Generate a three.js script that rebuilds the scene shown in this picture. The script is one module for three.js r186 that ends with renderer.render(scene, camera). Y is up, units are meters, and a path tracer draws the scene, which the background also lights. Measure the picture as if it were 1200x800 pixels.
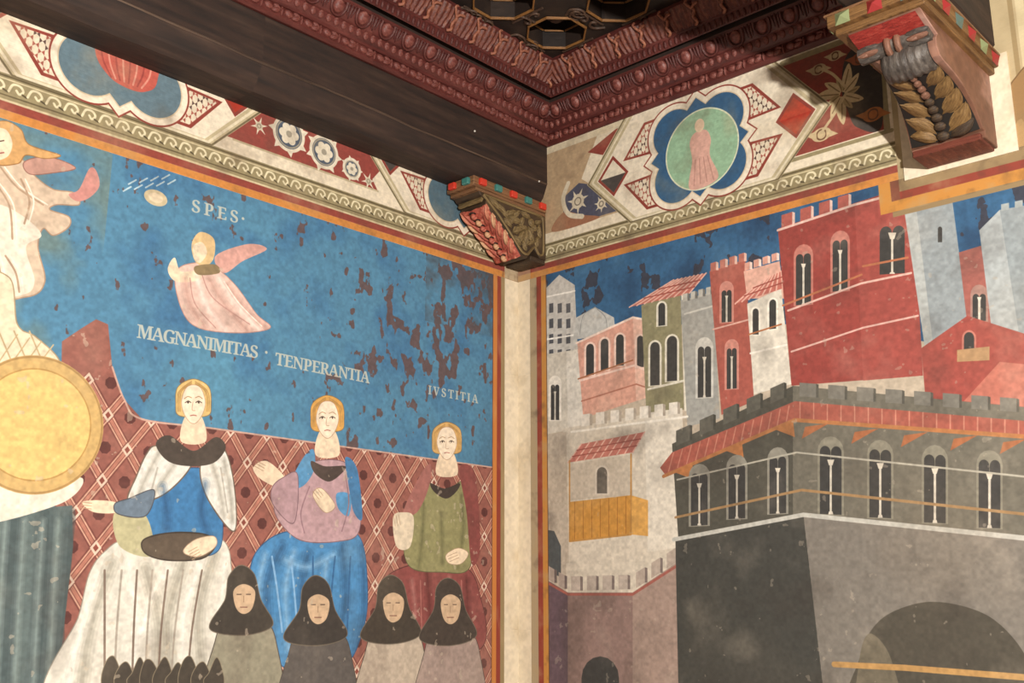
import * as THREE from 'three';
import { mergeGeometries, mergeVertices, toCreasedNormals } from 'three/addons/utils/BufferGeometryUtils.js';
import { RoundedBoxGeometry } from 'three/addons/geometries/RoundedBoxGeometry.js';

// ---------------------------------------------------------------- camera, light, exposure
const scene = new THREE.Scene();
scene.background = new THREE.Color(0x050505);
const FPX = 1227, PITCH = Math.atan(300 / FPX), YAW = THREE.MathUtils.degToRad(42.8);
const camera = new THREE.PerspectiveCamera(2 * THREE.MathUtils.radToDeg(Math.atan(400 / FPX)), 1.5, 0.05, 60);
const CAM = new THREE.Vector3(-4.427, 1.6, 4.05);
const FWD = new THREE.Vector3(Math.cos(YAW) * Math.cos(PITCH), Math.sin(PITCH), -Math.sin(YAW) * Math.cos(PITCH));
camera.position.copy(CAM);
camera.lookAt(CAM.clone().add(FWD));
scene.add(camera);
const renderer = new THREE.WebGLRenderer({ antialias: true });
renderer.toneMapping = THREE.LinearToneMapping;
renderer.toneMappingExposure = 1.0;
renderer.shadowMap.enabled = true;
// the lamps that light the hall: [x, y, z, candela, colour]
const LAMPS = [
  [-4.39, 2.36, 5.5, 138, 0xfff8ef],
];

// ---------------------------------------------------------------- helpers
const RGT = new THREE.Vector3(Math.sin(YAW), 0, Math.cos(YAW));
const UPV = new THREE.Vector3().crossVectors(RGT, FWD);
function ray(px, py) { return FWD.clone().multiplyScalar(FPX).addScaledVector(RGT, px - 600).addScaledVector(UPV, 400 - py); }
// where a point seen in the photograph lies on the left wall (z = 0): [x, y]; on the right wall (x = 0): [z, y]
const onLeft = (px, py) => { const v = ray(px, py), t = -CAM.z / v.z; return [CAM.x + v.x * t, CAM.y + v.y * t]; };
const onRight = (px, py) => { const v = ray(px, py), t = -CAM.x / v.x; return [CAM.z + v.z * t, CAM.y + v.y * t]; };
let seed = 7;
const rnd = () => { seed = (seed * 1664525 + 1013904223) >>> 0; return seed / 4294967296; };
const used = {};
function numbered(n) { if (!(n in used)) { used[n] = 0; return n; } used[n]++; return n + '_' + String(used[n]).padStart(3, '0'); }
function mesh(name, geo, mat, parent) {
  const m = new THREE.Mesh(geo, mat); m.castShadow = m.receiveShadow = true;
  m.name = parent ? name : numbered(name); (parent || scene).add(m); return m;
}
function group(name, x, y, z, label, category, grp) {
  const g = new THREE.Group(); g.name = numbered(name); g.position.set(x, y, z); scene.add(g);
  if (label) g.userData.label = label; if (category) g.userData.category = category; if (grp) g.userData.group = grp;
  return g;
}
function struct(o, label) { o.userData.kind = 'structure'; if (label) o.userData.label = label; return o; }
function box(x0, x1, y0, y1, z0, z1) { const g = new THREE.BoxGeometry(x1 - x0, y1 - y0, z1 - z0); g.translate((x0 + x1) / 2, (y0 + y1) / 2, (z0 + z1) / 2); return g; }
function rbox(w, h, d, r = 0.006, s = 2) { return new RoundedBoxGeometry(w, h, d, s, r); }
// smooth value noise
const NT = new Float32Array(65536); { let s = 99; for (let i = 0; i < 65536; i++) { s = (s * 1664525 + 1013904223) >>> 0; NT[i] = s / 4294967296; } }
function vn(x, y) {
  const xi = Math.floor(x), yi = Math.floor(y); let fx = x - xi, fy = y - yi;
  fx = fx * fx * (3 - 2 * fx); fy = fy * fy * (3 - 2 * fy);
  const a = NT[(xi & 255) + ((yi & 255) << 8)], b = NT[((xi + 1) & 255) + ((yi & 255) << 8)], c = NT[(xi & 255) + (((yi + 1) & 255) << 8)], d = NT[((xi + 1) & 255) + (((yi + 1) & 255) << 8)];
  return a + (b - a) * fx + (c - a) * fy + (a - b - c + d) * fx * fy;
}
const fbm = (x, y, n = 4) => { let v = 0, a = 0.5, t = 0; for (let i = 0; i < n; i++) { v += a * vn(x, y); t += a; x = x * 2.03 + 17.7; y = y * 2.03 + 5.3; a *= 0.5; } return v / t; };
const lerp = (a, b, t) => a + (b - a) * t, clamp = (v, a = 0, b = 1) => Math.min(b, Math.max(a, v));

// ---------------------------------------------------------------- canvas painting in metres of wall
class Wall {
  constructor(u0, u1, v0, v1, res, map) {
    Object.assign(this, { u0, u1, v0, v1, res, map });
    this.w = Math.round((u1 - u0) * res); this.h = Math.round((v1 - v0) * res);
    this.cv = document.createElement('canvas'); this.cv.width = this.w; this.cv.height = this.h;
    this.c = this.cv.getContext('2d'); this.c.lineJoin = 'round'; this.c.lineCap = 'round';
  }
  U(u) { return (u - this.u0) * this.res; } V(v) { return (this.v1 - v) * this.res; }
  pts(list, photo) { return list.map(([a, b]) => { const [u, v] = photo ? this.map(a, b) : [a, b]; return [this.U(u), this.V(v)]; }); }
  trace(p, closed, smooth) {
    const c = this.c, n = p.length; c.beginPath();
    if (!smooth) { p.forEach(([x, y], i) => (i ? c.lineTo(x, y) : c.moveTo(x, y))); if (closed) c.closePath(); return; }
    const g = (i) => (closed ? p[(i + n) % n] : p[Math.max(0, Math.min(n - 1, i))]);
    c.moveTo(p[0][0], p[0][1]);
    for (let i = 0; i < (closed ? n : n - 1); i++) {
      const a = g(i - 1), b = g(i), d = g(i + 1), e = g(i + 2);
      c.bezierCurveTo(b[0] + (d[0] - a[0]) / 6, b[1] + (d[1] - a[1]) / 6, d[0] - (e[0] - b[0]) / 6, d[1] - (e[1] - b[1]) / 6, d[0], d[1]);
    }
  }
  // f: fill in photo points; F: fill in wall metres; s: smooth
  fill(list, col, smooth = false, photo = true) { this.trace(this.pts(list, photo), true, smooth); this.c.fillStyle = col; this.c.fill(); return this; }
  line(list, col, wm = 0.006, smooth = true, photo = true, closed = false) { this.trace(this.pts(list, photo), closed, smooth); this.c.strokeStyle = col; this.c.lineWidth = wm * this.res; this.c.stroke(); return this; }
  blob(list, col, edge = null, wm = 0.005) { this.fill(list, col, true); if (edge) this.line(list, edge, wm, true, true, true); return this; }
  rect(u0, u1, v0, v1, col) { this.c.fillStyle = col; this.c.fillRect(this.U(u0), this.V(v1), (u1 - u0) * this.res, (v1 - v0) * this.res); return this; }
  disc(u, v, r, col, ry = r) { const c = this.c; c.beginPath(); c.ellipse(this.U(u), this.V(v), r * this.res, ry * this.res, 0, 0, 7); c.fillStyle = col; c.fill(); return this; }
  ring(u, v, r, col, wm) { const c = this.c; c.beginPath(); c.arc(this.U(u), this.V(v), r * this.res, 0, 7); c.strokeStyle = col; c.lineWidth = wm * this.res; c.stroke(); return this; }
  text(s, a, b, hm, col) { // letters spread from photo point a to photo point b along the wall
    const c = this.c, [p, q] = this.pts([a, b], true), n = s.length; c.fillStyle = col;
    c.font = `bold ${Math.round(hm * this.res * 1.3)}px serif`; c.textAlign = 'center'; c.textBaseline = 'alphabetic';
    const w = [...s].map((k) => c.measureText(k).width), mid = w.map((k, i) => w.slice(0, i).reduce((m, r) => m + r, 0) + k / 2);
    for (let i = 0; i < n; i++) { const t = n > 1 ? (mid[i] - mid[0]) / (mid[n - 1] - mid[0]) : 0; c.save(); c.translate(lerp(p[0], q[0], t), lerp(p[1], q[1], t)); c.rotate(Math.atan2(q[1] - p[1], q[0] - p[0])); c.fillText(s[i], 0, 0); c.restore(); }
  }
  // painted folds inside an outline (photo points): soft strokes laid over one another
  folds(outline, lines, col, wm) {
    const c = this.c; c.save(); this.trace(this.pts(outline, true), true, true); c.clip();
    for (const l of lines) for (const [k, a] of [[1, 0.16], [0.6, 0.2], [0.25, 0.3]]) { c.globalAlpha = a; this.line(l, col, wm * k); }
    c.globalAlpha = 1; c.restore(); return this;
  }
  // grain, stains and flaked paint: fn(u, v, rgb) changes rgb in place
  pass(fn) {
    const im = this.c.getImageData(0, 0, this.w, this.h), d = im.data, o = [0, 0, 0];
    for (let y = 0, k = 0; y < this.h; y++) { const v = this.v1 - y / this.res; for (let x = 0; x < this.w; x++, k += 4) { o[0] = d[k]; o[1] = d[k + 1]; o[2] = d[k + 2]; fn(this.u0 + x / this.res, v, o); d[k] = o[0]; d[k + 1] = o[1]; d[k + 2] = o[2]; } }
    this.c.putImageData(im, 0, 0); return this;
  }
  texture() { const t = new THREE.CanvasTexture(this.cv); t.colorSpace = THREE.SRGBColorSpace; t.anisotropy = 8; return t; }
}
function dataTex(n, fn, srgb) {
  const a = new Uint8Array(n * n * 4);
  for (let y = 0, k = 0; y < n; y++) for (let x = 0; x < n; x++, k += 4) { const c = fn(x / n, y / n); a[k] = clamp(c[0], 0, 255); a[k + 1] = clamp(c[1], 0, 255); a[k + 2] = clamp(c[2], 0, 255); a[k + 3] = 255; }
  const t = new THREE.DataTexture(a, n, n); t.magFilter = THREE.LinearFilter; t.minFilter = THREE.LinearMipmapLinearFilter; t.generateMipmaps = true; t.wrapS = t.wrapT = THREE.RepeatWrapping; if (srgb) t.colorSpace = THREE.SRGBColorSpace; t.needsUpdate = true; return t;
}
const mix = (o, c, t) => { for (let i = 0; i < 3; i++) o[i] = lerp(o[i], c[i], t); };
const bumpTex = dataTex(512, (x, y) => { const v = 255 * (0.55 * fbm(x * 16, y * 16, 3) + 0.45 * fbm(x * 64, y * 64, 2)); return [v, v, v]; });
// ---------------------------------------------------------------- painted picture on the left wall (a plain stand-in: robed sitters before a red patterned cloth)
const picL = new Wall(-3.6, -0.12, 0.95, 3.43, 580, onLeft);
{
  const W = picL, skin = '#e6cfae', ink = '#4a3a30';
  W.rect(-3.6, -0.12, 0.95, 3.43, '#4682a8');
  // red cloth with a lattice
  const cloth = [[96, 384], [112, 374], [126, 380], [131, 430], [145, 468], [166, 491], [250, 502], [400, 523], [588, 549], [588, 830], [40, 830], [60, 640], [70, 500], [72, 400]];
  W.fill(cloth, '#96564a');
  W.c.save(); W.trace(W.pts(cloth, true), true); W.c.clip();
  const P = 0.19;
  for (let i = -4; i < 26; i++) for (const s of [-1, 1]) {
    const u = -3.7 + i * P, a = [u, 2.45], b = [u + s * 1.6 * 0.72, 0.85];
    for (const [off, col, wd] of [[0, '#7c4038', 0.045], [-0.016, '#cf9a80', 0.006], [0.016, '#cf9a80', 0.006], [0, '#b4705c', 0.014]]) W.line([[a[0] + off, a[1]], [b[0] + off, b[1]]], col, wd, false, false);
  }
  const dx = P / 2, dy = P / 2 / 0.72;
  for (let r = 0; r < 14; r++) for (let k = 0; k < 42; k++) {
    const u = -3.7 + k * dx, v = 2.45 - r * dy;
    if ((r + k) % 2 === 0) { W.fill([[u - 0.024, v], [u, v + 0.03], [u + 0.024, v], [u, v - 0.03]], '#d8bca6', false, false); W.fill([[u - 0.012, v], [u, v + 0.015], [u + 0.012, v], [u, v - 0.015]], '#8a4034', false, false); }
    else for (let q = 0; q < 4; q++) { W.c.save(); W.c.translate(W.U(u), W.V(v)); W.c.rotate(q * Math.PI / 4); W.c.fillStyle = '#5f2f2b'; W.c.fillRect(-0.024 * W.res, -0.011 * W.res, 0.048 * W.res, 0.022 * W.res); W.c.restore(); }
  }
  W.c.restore();
  W.line([[131, 430], [145, 468], [166, 491], [250, 502], [400, 523], [588, 549]], '#c49a8a', 0.008, true);
  // pale robed figure at the left edge and a plain round gold disc
  W.blob([[-40, 186], [0, 184], [24, 186], [40, 206], [62, 222], [86, 226], [92, 240], [66, 240], [58, 246], [80, 254], [80, 266], [62, 276], [50, 268], [44, 290], [52, 330], [30, 348], [-40, 340]], '#cdb59a', '#a8866a', 0.005);
  W.blob([[28, 190], [56, 184], [88, 197], [60, 203], [34, 204]], '#b98878', '#8f5f52', 0.004).blob([[80, 228], [92, 222], [104, 198], [112, 200], [116, 218], [104, 232], [90, 236]], '#c9827a');
  W.blob([[-40, 236], [0, 240], [30, 256], [48, 276], [30, 290], [40, 330], [24, 346], [-40, 346]], '#e2d6c2');
  for (const l of [[[0, 196], [20, 220], [50, 240]], [[-10, 210], [10, 240], [14, 280]], [[24, 210], [34, 236], [28, 262]], [[6, 300], [18, 320], [22, 342]], [[-8, 290], [0, 320], [4, 344]]]) W.line(l, '#ab8d70', 0.008).line(l.map(([a, b]) => [a + 5, b]), '#ece0cc', 0.006);
  W.blob([[-10, 150], [6, 142], [24, 152], [34, 170], [70, 182], [52, 186], [30, 182], [20, 192], [-8, 190]], '#cf9a58', '#9c6a34', 0.004).blob([[-10, 154], [6, 152], [14, 168], [8, 184], [-10, 186]], skin);
  W.line([[-2, 166], [4, 165]], ink, 0.005).line([[-2, 180], [4, 179]], '#a8554a', 0.005);
  W.blob([[-40, 330], [10, 325], [20, 380], [42, 395], [70, 425], [60, 460], [-40, 470]], '#dccfae', '#a08a66');
  for (const k of [0, 1, 2, 3]) W.line([[-20 + k * 18, 388], [2 + k * 18, 440]], '#b89f72', 0.006).line([[20 + k * 14, 392 + k * 4], [-10 + k * 16, 436]], '#b89f72', 0.005);
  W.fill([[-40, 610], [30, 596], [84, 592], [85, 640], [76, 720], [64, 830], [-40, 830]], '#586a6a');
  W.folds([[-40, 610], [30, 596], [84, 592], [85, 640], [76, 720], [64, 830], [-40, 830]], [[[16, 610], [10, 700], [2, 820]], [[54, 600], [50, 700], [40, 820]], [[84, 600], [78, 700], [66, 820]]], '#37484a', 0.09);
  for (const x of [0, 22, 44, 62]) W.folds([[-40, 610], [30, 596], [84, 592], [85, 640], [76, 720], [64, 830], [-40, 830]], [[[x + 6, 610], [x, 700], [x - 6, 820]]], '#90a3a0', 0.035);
  W.blob([[-40, 560], [40, 566], [96, 560], [70, 590], [-40, 615]], '#ddd8c6');
  { const [u, v] = onLeft(42, 497); W.disc(u, v, 0.268, '#c9a35e').disc(u, v, 0.215, '#ddb968').ring(u, v, 0.262, '#a98246', 0.008).ring(u, v, 0.215, '#b58a44', 0.006); }
  // floating pink robed figure
  W.blob([[205, 320], [228, 308], [252, 314], [276, 335], [300, 368], [316, 384], [280, 390], [232, 384], [212, 362]], '#e0bcae', '#b9857a', 0.004);
  W.blob([[196, 316], [204, 302], [212, 318], [236, 316], [232, 328], [206, 330]], skin).blob([[252, 300], [290, 286], [312, 292], [284, 306], [262, 320]], '#d39a8e');
  W.folds([[205, 320], [228, 308], [252, 314], [276, 335], [300, 368], [316, 384], [280, 390], [232, 384], [212, 362]], [[[216, 326], [222, 356], [240, 384]], [[244, 326], [262, 356], [290, 388]], [[266, 334], [288, 364], [312, 384]]], '#b9857a', 0.05).folds([[205, 320], [228, 308], [252, 314], [276, 335], [300, 368], [316, 384], [280, 390], [232, 384], [212, 362]], [[[230, 322], [240, 356], [264, 388]], [[256, 326], [276, 356], [302, 386]]], '#f6e6dc', 0.035);
  W.line([[236, 322], [250, 350], [292, 380]], '#c08f84', 0.006).line([[222, 326], [228, 356], [252, 384]], '#c08f84', 0.006).line([[262, 330], [280, 356], [306, 382]], '#efdcd0', 0.006);
  W.blob([[224, 286], [234, 272], [250, 280], [250, 302], [240, 312], [228, 306]], '#d7b47c').blob([[226, 288], [236, 284], [242, 296], [234, 308], [227, 302]], skin);
  W.blob([[228, 312], [252, 310], [256, 320], [232, 322]], '#8a744e');
  { const [u, v] = onLeft(182, 232); W.disc(u, v, 0.055, '#c9b890', 0.036).disc(u, v, 0.034, '#dcc9a6', 0.022); for (let i = 0; i < 9; i++) W.line([[144 + (i % 5) * 13 + (i > 4 ? 6 : 0), 224 - (i % 5) * 2 - (i > 4 ? 8 : 0)], [153 + (i % 5) * 13 + (i > 4 ? 6 : 0), 219 - (i % 5) * 2 - (i > 4 ? 8 : 0)]], '#a9c8d6', 0.007); }
  // three seated robed figures, plain and frontal
  const head = (x, y, w, h, hair) => { W.blob([[x - w * 1.15, y], [x - w, y - h * 0.75], [x, y - h * 1.12], [x + w, y - h * 0.75], [x + w * 1.15, y + 2], [x + w * 0.9, y + h * 0.6], [x - w * 0.9, y + h * 0.6]], hair, '#8a6a34', 0.003);
    W.blob([[x - w * 0.5, y + h * 0.6], [x + w * 0.5, y + h * 0.6], [x + w * 0.8, y + h * 1.8], [x - w * 0.8, y + h * 1.8]], skin);
    W.blob([[x - w * 0.78, y], [x - w * 0.5, y - h * 0.68], [x, y - h * 0.85], [x + w * 0.5, y - h * 0.68], [x + w * 0.78, y], [x + w * 0.5, y + h * 0.66], [x, y + h * 0.98], [x - w * 0.5, y + h * 0.66]], '#ead8bd', '#b58f70', 0.003);
    for (const s of [-1, 1]) { W.line([[x + s * w * 0.16, y - h * 0.02], [x + s * w * 0.34, y - h * 0.09], [x + s * w * 0.54, y - h * 0.01]], ink, 0.004).line([[x + s * w * 0.34, y - h * 0.03], [x + s * w * 0.35, y - h * 0.02]], ink, 0.009).line([[x + s * w * 0.12, y - h * 0.24], [x + s * w * 0.36, y - h * 0.3], [x + s * w * 0.58, y - h * 0.2]], '#b08a62', 0.004); for (let k = 0; k < 3; k++) W.line([[x + s * 2, y - h * (0.9 + k * 0.06)], [x + s * w * (0.8 + k * 0.08), y - h * 0.5], [x + s * w * (0.86 + k * 0.08), y + h * 0.4]], '#a87c3c', 0.003); }
    W.line([[x - 0.5, y - h * 0.05], [x - 1.5, y + h * 0.32], [x + 2, y + h * 0.36]], '#b58f70', 0.003).line([[x - w * 0.2, y + h * 0.6], [x, y + h * 0.57], [x + w * 0.2, y + h * 0.6]], '#a8554a', 0.004); };
  // A: white mantle over blue
  W.blob([[122, 646], [150, 632], [220, 640], [262, 634], [272, 690], [274, 830], [60, 830], [92, 720], [104, 672]], '#d2cfc2', '#8f8a7c', 0.004);
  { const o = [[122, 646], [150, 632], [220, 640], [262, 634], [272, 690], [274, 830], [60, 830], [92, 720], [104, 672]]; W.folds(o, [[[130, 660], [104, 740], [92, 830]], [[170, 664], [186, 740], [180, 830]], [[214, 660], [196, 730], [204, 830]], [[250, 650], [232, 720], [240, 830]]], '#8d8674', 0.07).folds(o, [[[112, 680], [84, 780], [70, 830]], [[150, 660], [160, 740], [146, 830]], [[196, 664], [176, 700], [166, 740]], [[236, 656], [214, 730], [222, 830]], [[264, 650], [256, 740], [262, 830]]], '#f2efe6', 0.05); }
  for (const [x, k] of [[122, 0], [142, -6], [160, -4], [178, -6], [196, -8], [214, -10], [236, -12]]) W.line([[x, 668], [x + k, 740], [x + k * 1.6, 826]], k % 4 ? '#a39a8c' : '#7d6a5c', 0.009);
  W.blob([[176, 560], [215, 548], [252, 560], [258, 640], [215, 652], [166, 646], [150, 612]], '#3478b4', '#2a4f78', 0.004);
  W.blob([[134, 600], [170, 604], [178, 650], [140, 640]], '#b3ae82');
  W.blob([[184, 522], [220, 528], [222, 548], [190, 580], [150, 588], [160, 556], [172, 530]], '#d9d8d0', '#6b5b4c', 0.006).blob([[240, 528], [262, 526], [274, 570], [274, 622], [246, 590], [234, 556]], '#d9d8d0', '#6b5b4c', 0.006);
  W.folds([[184, 522], [220, 528], [222, 548], [190, 580], [150, 588], [160, 556], [172, 530]], [[[186, 530], [172, 556], [160, 584]], [[206, 540], [194, 558], [180, 578]]], '#8f8a7c', 0.035).folds([[240, 528], [262, 526], [274, 570], [274, 622], [246, 590], [234, 556]], [[[246, 536], [256, 570], [262, 604]], [[262, 540], [268, 570], [272, 610]]], '#8f8a7c', 0.035).folds([[176, 560], [215, 548], [252, 560], [258, 640], [215, 652], [166, 646], [150, 612]], [[[190, 570], [196, 610], [188, 640]], [[240, 566], [236, 600], [246, 636]]], '#1f4c7c', 0.05);
  W.line([[184, 548], [176, 578]], '#b4b0a4', 0.008).line([[258, 548], [266, 600]], '#b4b0a4', 0.008);
  W.blob([[182, 520], [198, 510], [226, 528], [252, 512], [264, 524], [250, 542], [222, 546], [196, 540]], '#4a4038');
  W.blob([[168, 632], [200, 624], [240, 626], [252, 638], [236, 654], [196, 656], [170, 648]], '#584a3c', '#3a3028', 0.006);
  W.blob([[214, 646], [228, 632], [250, 628], [252, 640], [232, 652]], skin, '#a88a6c', 0.003).blob([[96, 588], [120, 586], [140, 590], [138, 600], [110, 600]], skin);
  W.blob([[180, 574], [150, 584], [134, 590], [138, 602], [170, 604]], '#64788c', '#4a4a50', 0.004);
  head(226, 472, 18, 25, '#d8b468');
  // B: mauve bodice, blue skirt
  W.blob([[300, 646], [330, 624], [376, 622], [420, 628], [430, 690], [424, 740], [400, 780], [330, 780], [302, 720], [292, 680]], '#3f86c2', '#2b5a8c', 0.005);
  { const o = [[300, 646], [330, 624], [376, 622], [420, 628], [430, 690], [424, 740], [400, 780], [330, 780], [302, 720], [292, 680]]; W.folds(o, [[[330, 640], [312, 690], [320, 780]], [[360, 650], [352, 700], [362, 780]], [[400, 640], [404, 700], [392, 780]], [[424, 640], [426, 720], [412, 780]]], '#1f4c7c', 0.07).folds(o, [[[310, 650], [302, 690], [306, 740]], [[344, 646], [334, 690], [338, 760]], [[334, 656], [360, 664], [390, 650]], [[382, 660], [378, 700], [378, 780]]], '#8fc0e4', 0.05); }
  for (const [x, k] of [[318, 6], [340, 4], [366, 0], [392, -4], [410, -2]]) W.line([[x, 652], [x + k, 690], [x + 2 * k, 740]], k > 2 ? '#79aede' : '#2d669e', 0.01);
  W.blob([[346, 552], [370, 540], [404, 542], [420, 570], [420, 622], [396, 634], [350, 632], [322, 602], [326, 572]], '#b8939a', '#7c5c66', 0.004);
  W.blob([[338, 572], [352, 540], [366, 526], [368, 548], [356, 568]], '#4c90c4').blob([[404, 536], [418, 550], [424, 606], [414, 600], [408, 570]], '#3c7cb4');
  W.blob([[296, 548], [312, 540], [334, 560], [330, 572], [306, 562]], skin).blob([[366, 580], [376, 572], [392, 592], [380, 600]], skin, '#a88a6c', 0.003).blob([[394, 578], [410, 580], [408, 604], [396, 596]], '#4c94cc');
  W.blob([[348, 556], [330, 560], [318, 572], [320, 592], [344, 612]], '#b08c94', '#7c5c66', 0.004).line([[362, 570], [352, 600], [356, 624]], '#96727c', 0.007).line([[404, 556], [408, 590], [400, 622]], '#96727c', 0.007);
  head(383, 490, 17, 24, '#d79c44');
  W.blob([[364, 540], [380, 546], [404, 546], [398, 556], [384, 564], [368, 554]], '#4a3c36');
  // C: olive gown, red skirt
  W.blob([[452, 676], [490, 660], [540, 662], [560, 690], [562, 760], [452, 766], [446, 710]], '#8d4440', '#5c2c2a', 0.005);
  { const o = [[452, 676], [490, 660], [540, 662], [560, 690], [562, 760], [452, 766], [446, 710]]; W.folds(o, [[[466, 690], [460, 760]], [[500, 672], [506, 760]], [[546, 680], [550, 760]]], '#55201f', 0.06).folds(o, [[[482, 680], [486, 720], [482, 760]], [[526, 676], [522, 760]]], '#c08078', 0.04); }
  for (const x of [470, 492, 516, 540]) W.line([[x, 680], [x + 2, 760]], '#a9625a', 0.008);
  W.blob([[482, 590], [498, 566], [522, 574], [544, 564], [552, 600], [550, 664], [516, 670], [480, 664], [472, 630]], '#8d8a58', '#5c5838', 0.004);
  W.folds([[482, 590], [498, 566], [522, 574], [544, 564], [552, 600], [550, 664], [516, 670], [480, 664], [472, 630]], [[[496, 590], [494, 630], [490, 664]], [[540, 580], [542, 620], [536, 664]], [[516, 600], [518, 660]]], '#5c5a36', 0.04);
  W.blob([[472, 600], [492, 556], [504, 544], [502, 570], [488, 600]], '#a4645c').blob([[538, 548], [556, 556], [562, 640], [552, 660], [546, 600]], '#8a423e');
  W.blob([[460, 606], [472, 600], [484, 606], [480, 640], [464, 640]], '#d8c8ac').blob([[522, 650], [536, 642], [548, 648], [540, 660], [526, 660]], skin, '#a88a6c', 0.003);
  head(523, 518, 15, 21, '#d3a55c');
  W.blob([[504, 566], [520, 572], [538, 566], [534, 576], [522, 584], [508, 576]], '#3f342e');
  for (const [x, y, a, n] of [[228, 646, -0.5, 4], [308, 548, 0.5, 3], [376, 582, 0.9, 3], [532, 652, -0.4, 3], [104, 593, 0.1, 3], [468, 616, 1.4, 3]]) for (let k = 0; k < n; k++) W.line([[x - 9 * Math.cos(a) - k * 3 * Math.sin(a), y - 9 * Math.sin(a) + k * 3.4 * Math.cos(a) - 4], [x + 3 * Math.cos(a) - k * 3 * Math.sin(a), y + 3 * Math.sin(a) + k * 3.4 * Math.cos(a) - 4]], '#b08f6e', 0.003);
  // cloaked onlookers along the bottom
  for (const [x, y, s, col, low] of [[285, 692, 1, '#3f3830', '#8f8a74'], [372, 704, 1, '#3c3631', '#5a5450'], [460, 702, 0.95, '#42392f', '#b8a894'], [527, 704, 0.9, '#443a32', '#a08a80']]) {
    W.blob([[x - 34 * s, y + 60], [x - 20 * s, y + 36], [x + 22 * s, y + 36], [x + 38 * s, y + 60], [x + 42 * s, y + 140], [x - 46 * s, y + 140]], low, '#4a423a', 0.004);
    W.blob([[x - 4, y - 30 * s], [x + 12 * s, y - 20 * s], [x + 20 * s, y + 10], [x + 34 * s, y + 40], [x, y + 52], [x - 40 * s, y + 44], [x - 22 * s, y + 10], [x - 18 * s, y - 16]], col, '#6d6252', 0.004);
    W.blob([[x - 12 * s, y], [x, y - 8], [x + 13 * s, y], [x + 10 * s, y + 20], [x, y + 27], [x - 9 * s, y + 20]], '#c9a884');
    for (const q of [-1, 1]) W.line([[x + q * 3, y + 4], [x + q * 8 * s, y + 4]], ink, 0.004); W.line([[x, y + 6], [x, y + 13]], '#8f6c50', 0.003).line([[x - 4, y + 19], [x + 4, y + 19]], '#7c4a3c', 0.004);
  }
  for (let i = 0; i < 9; i++) W.blob([[118 + i * 15, 800], [124 + i * 15, 774 + (i % 3) * 7], [134 + i * 15, 770 + (i % 2) * 6], [142 + i * 15, 800], [130 + i * 15, 830]], '#453d33', '#8a7c62', 0.003);
  // flaked paint, stains, grain; blue lightened leftward, partly lighting put into the colour
  const [fu] = onLeft(430, 360), top = 3.43;
  W.pass((u, v, o) => {
    const blue = o[2] > o[0] * 1.35 && v > 2.25, n = fbm(u * 5 + 3, v * 5, 5), m = fbm(u * 1.6 + 9, v * 1.6 + 2, 3), g = fbm(u * 60, v * 60, 2);
    if (blue) {
      const dull = clamp((fbm(u * 1.1 + 31, v * 1.3 + 7, 3) - 0.42) * 3.2) * clamp((u + 1.9) / 0.9);
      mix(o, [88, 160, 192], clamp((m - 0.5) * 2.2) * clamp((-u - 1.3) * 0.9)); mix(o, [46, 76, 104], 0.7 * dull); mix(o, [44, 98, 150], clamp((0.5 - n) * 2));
      if (u < -2.55 && v > 2.55) mix(o, [96, 128, 132], clamp((fbm(u * 4, v * 4 + 50, 4) - 0.42) * 4));
      const region = clamp((u + 1.55) / 0.8) * clamp((v - 2.28) / 0.25), fl = fbm(u * 21 + 40, v * 14 + 11, 4) + 0.11 * region + 0.34 * (fbm(u * 2.4, v * 2.4 + 80, 2) - 0.5) * (0.3 + region);
      const th = 0.755 - 0.06 * region; if (fl > th) mix(o, [98, 68, 64], clamp((fl - th) * 40) * 0.85);
      if (v > 3.05 && u > -0.75) mix(o, [72, 76, 84], clamp((fbm(u * 6, v * 9, 4) - 0.4) * 4) * 0.7);
    } else { mix(o, [190, 172, 146], clamp((n - 0.56) * 1.6) * 0.3); mix(o, [70, 52, 44], clamp((0.4 - n) * 2) * 0.4); if (fbm(u * 24, v * 24 + 9, 3) > 0.785) mix(o, [196, 180, 156], 0.45); }
    const k = 0.9 + 0.2 * g, l = 0.3 * o[0] + 0.59 * o[1] + 0.11 * o[2]; mix(o, [l, l, l], 0.17); o[0] *= k; o[1] *= k; o[2] *= k;
  });
  // inscriptions
  const gold = 'rgba(196,196,182,0.82)';
  W.text('SPES·', [229, 249], [284, 263], 0.062, gold); W.text('MAGNANIMITAS', [169, 397], [297, 419], 0.062, gold); W.text('·', [311, 420], [311, 420], 0.062, gold);
  W.text('TENPERANTIA', [327, 428], [427, 448], 0.062, gold); W.text('IVSTITIA', [503, 462], [556, 472], 0.05, gold);
  // border strip down the right side
  W.rect(-0.218, -0.182, 0.95, 3.43, '#c07a3c').rect(-0.184, -0.15, 0.95, 3.43, '#8a3a2c').rect(-0.152, -0.12, 0.95, 3.43, '#93805c').rect(-0.222, -0.217, 0.95, 3.43, '#5a3a2a');
  W.pass((u, v, o) => { if (u > -0.223) { const n = fbm(u * 30, v * 8, 3); mix(o, [190, 160, 120], clamp((n - 0.5) * 2) * 0.5); } });
}
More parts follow.
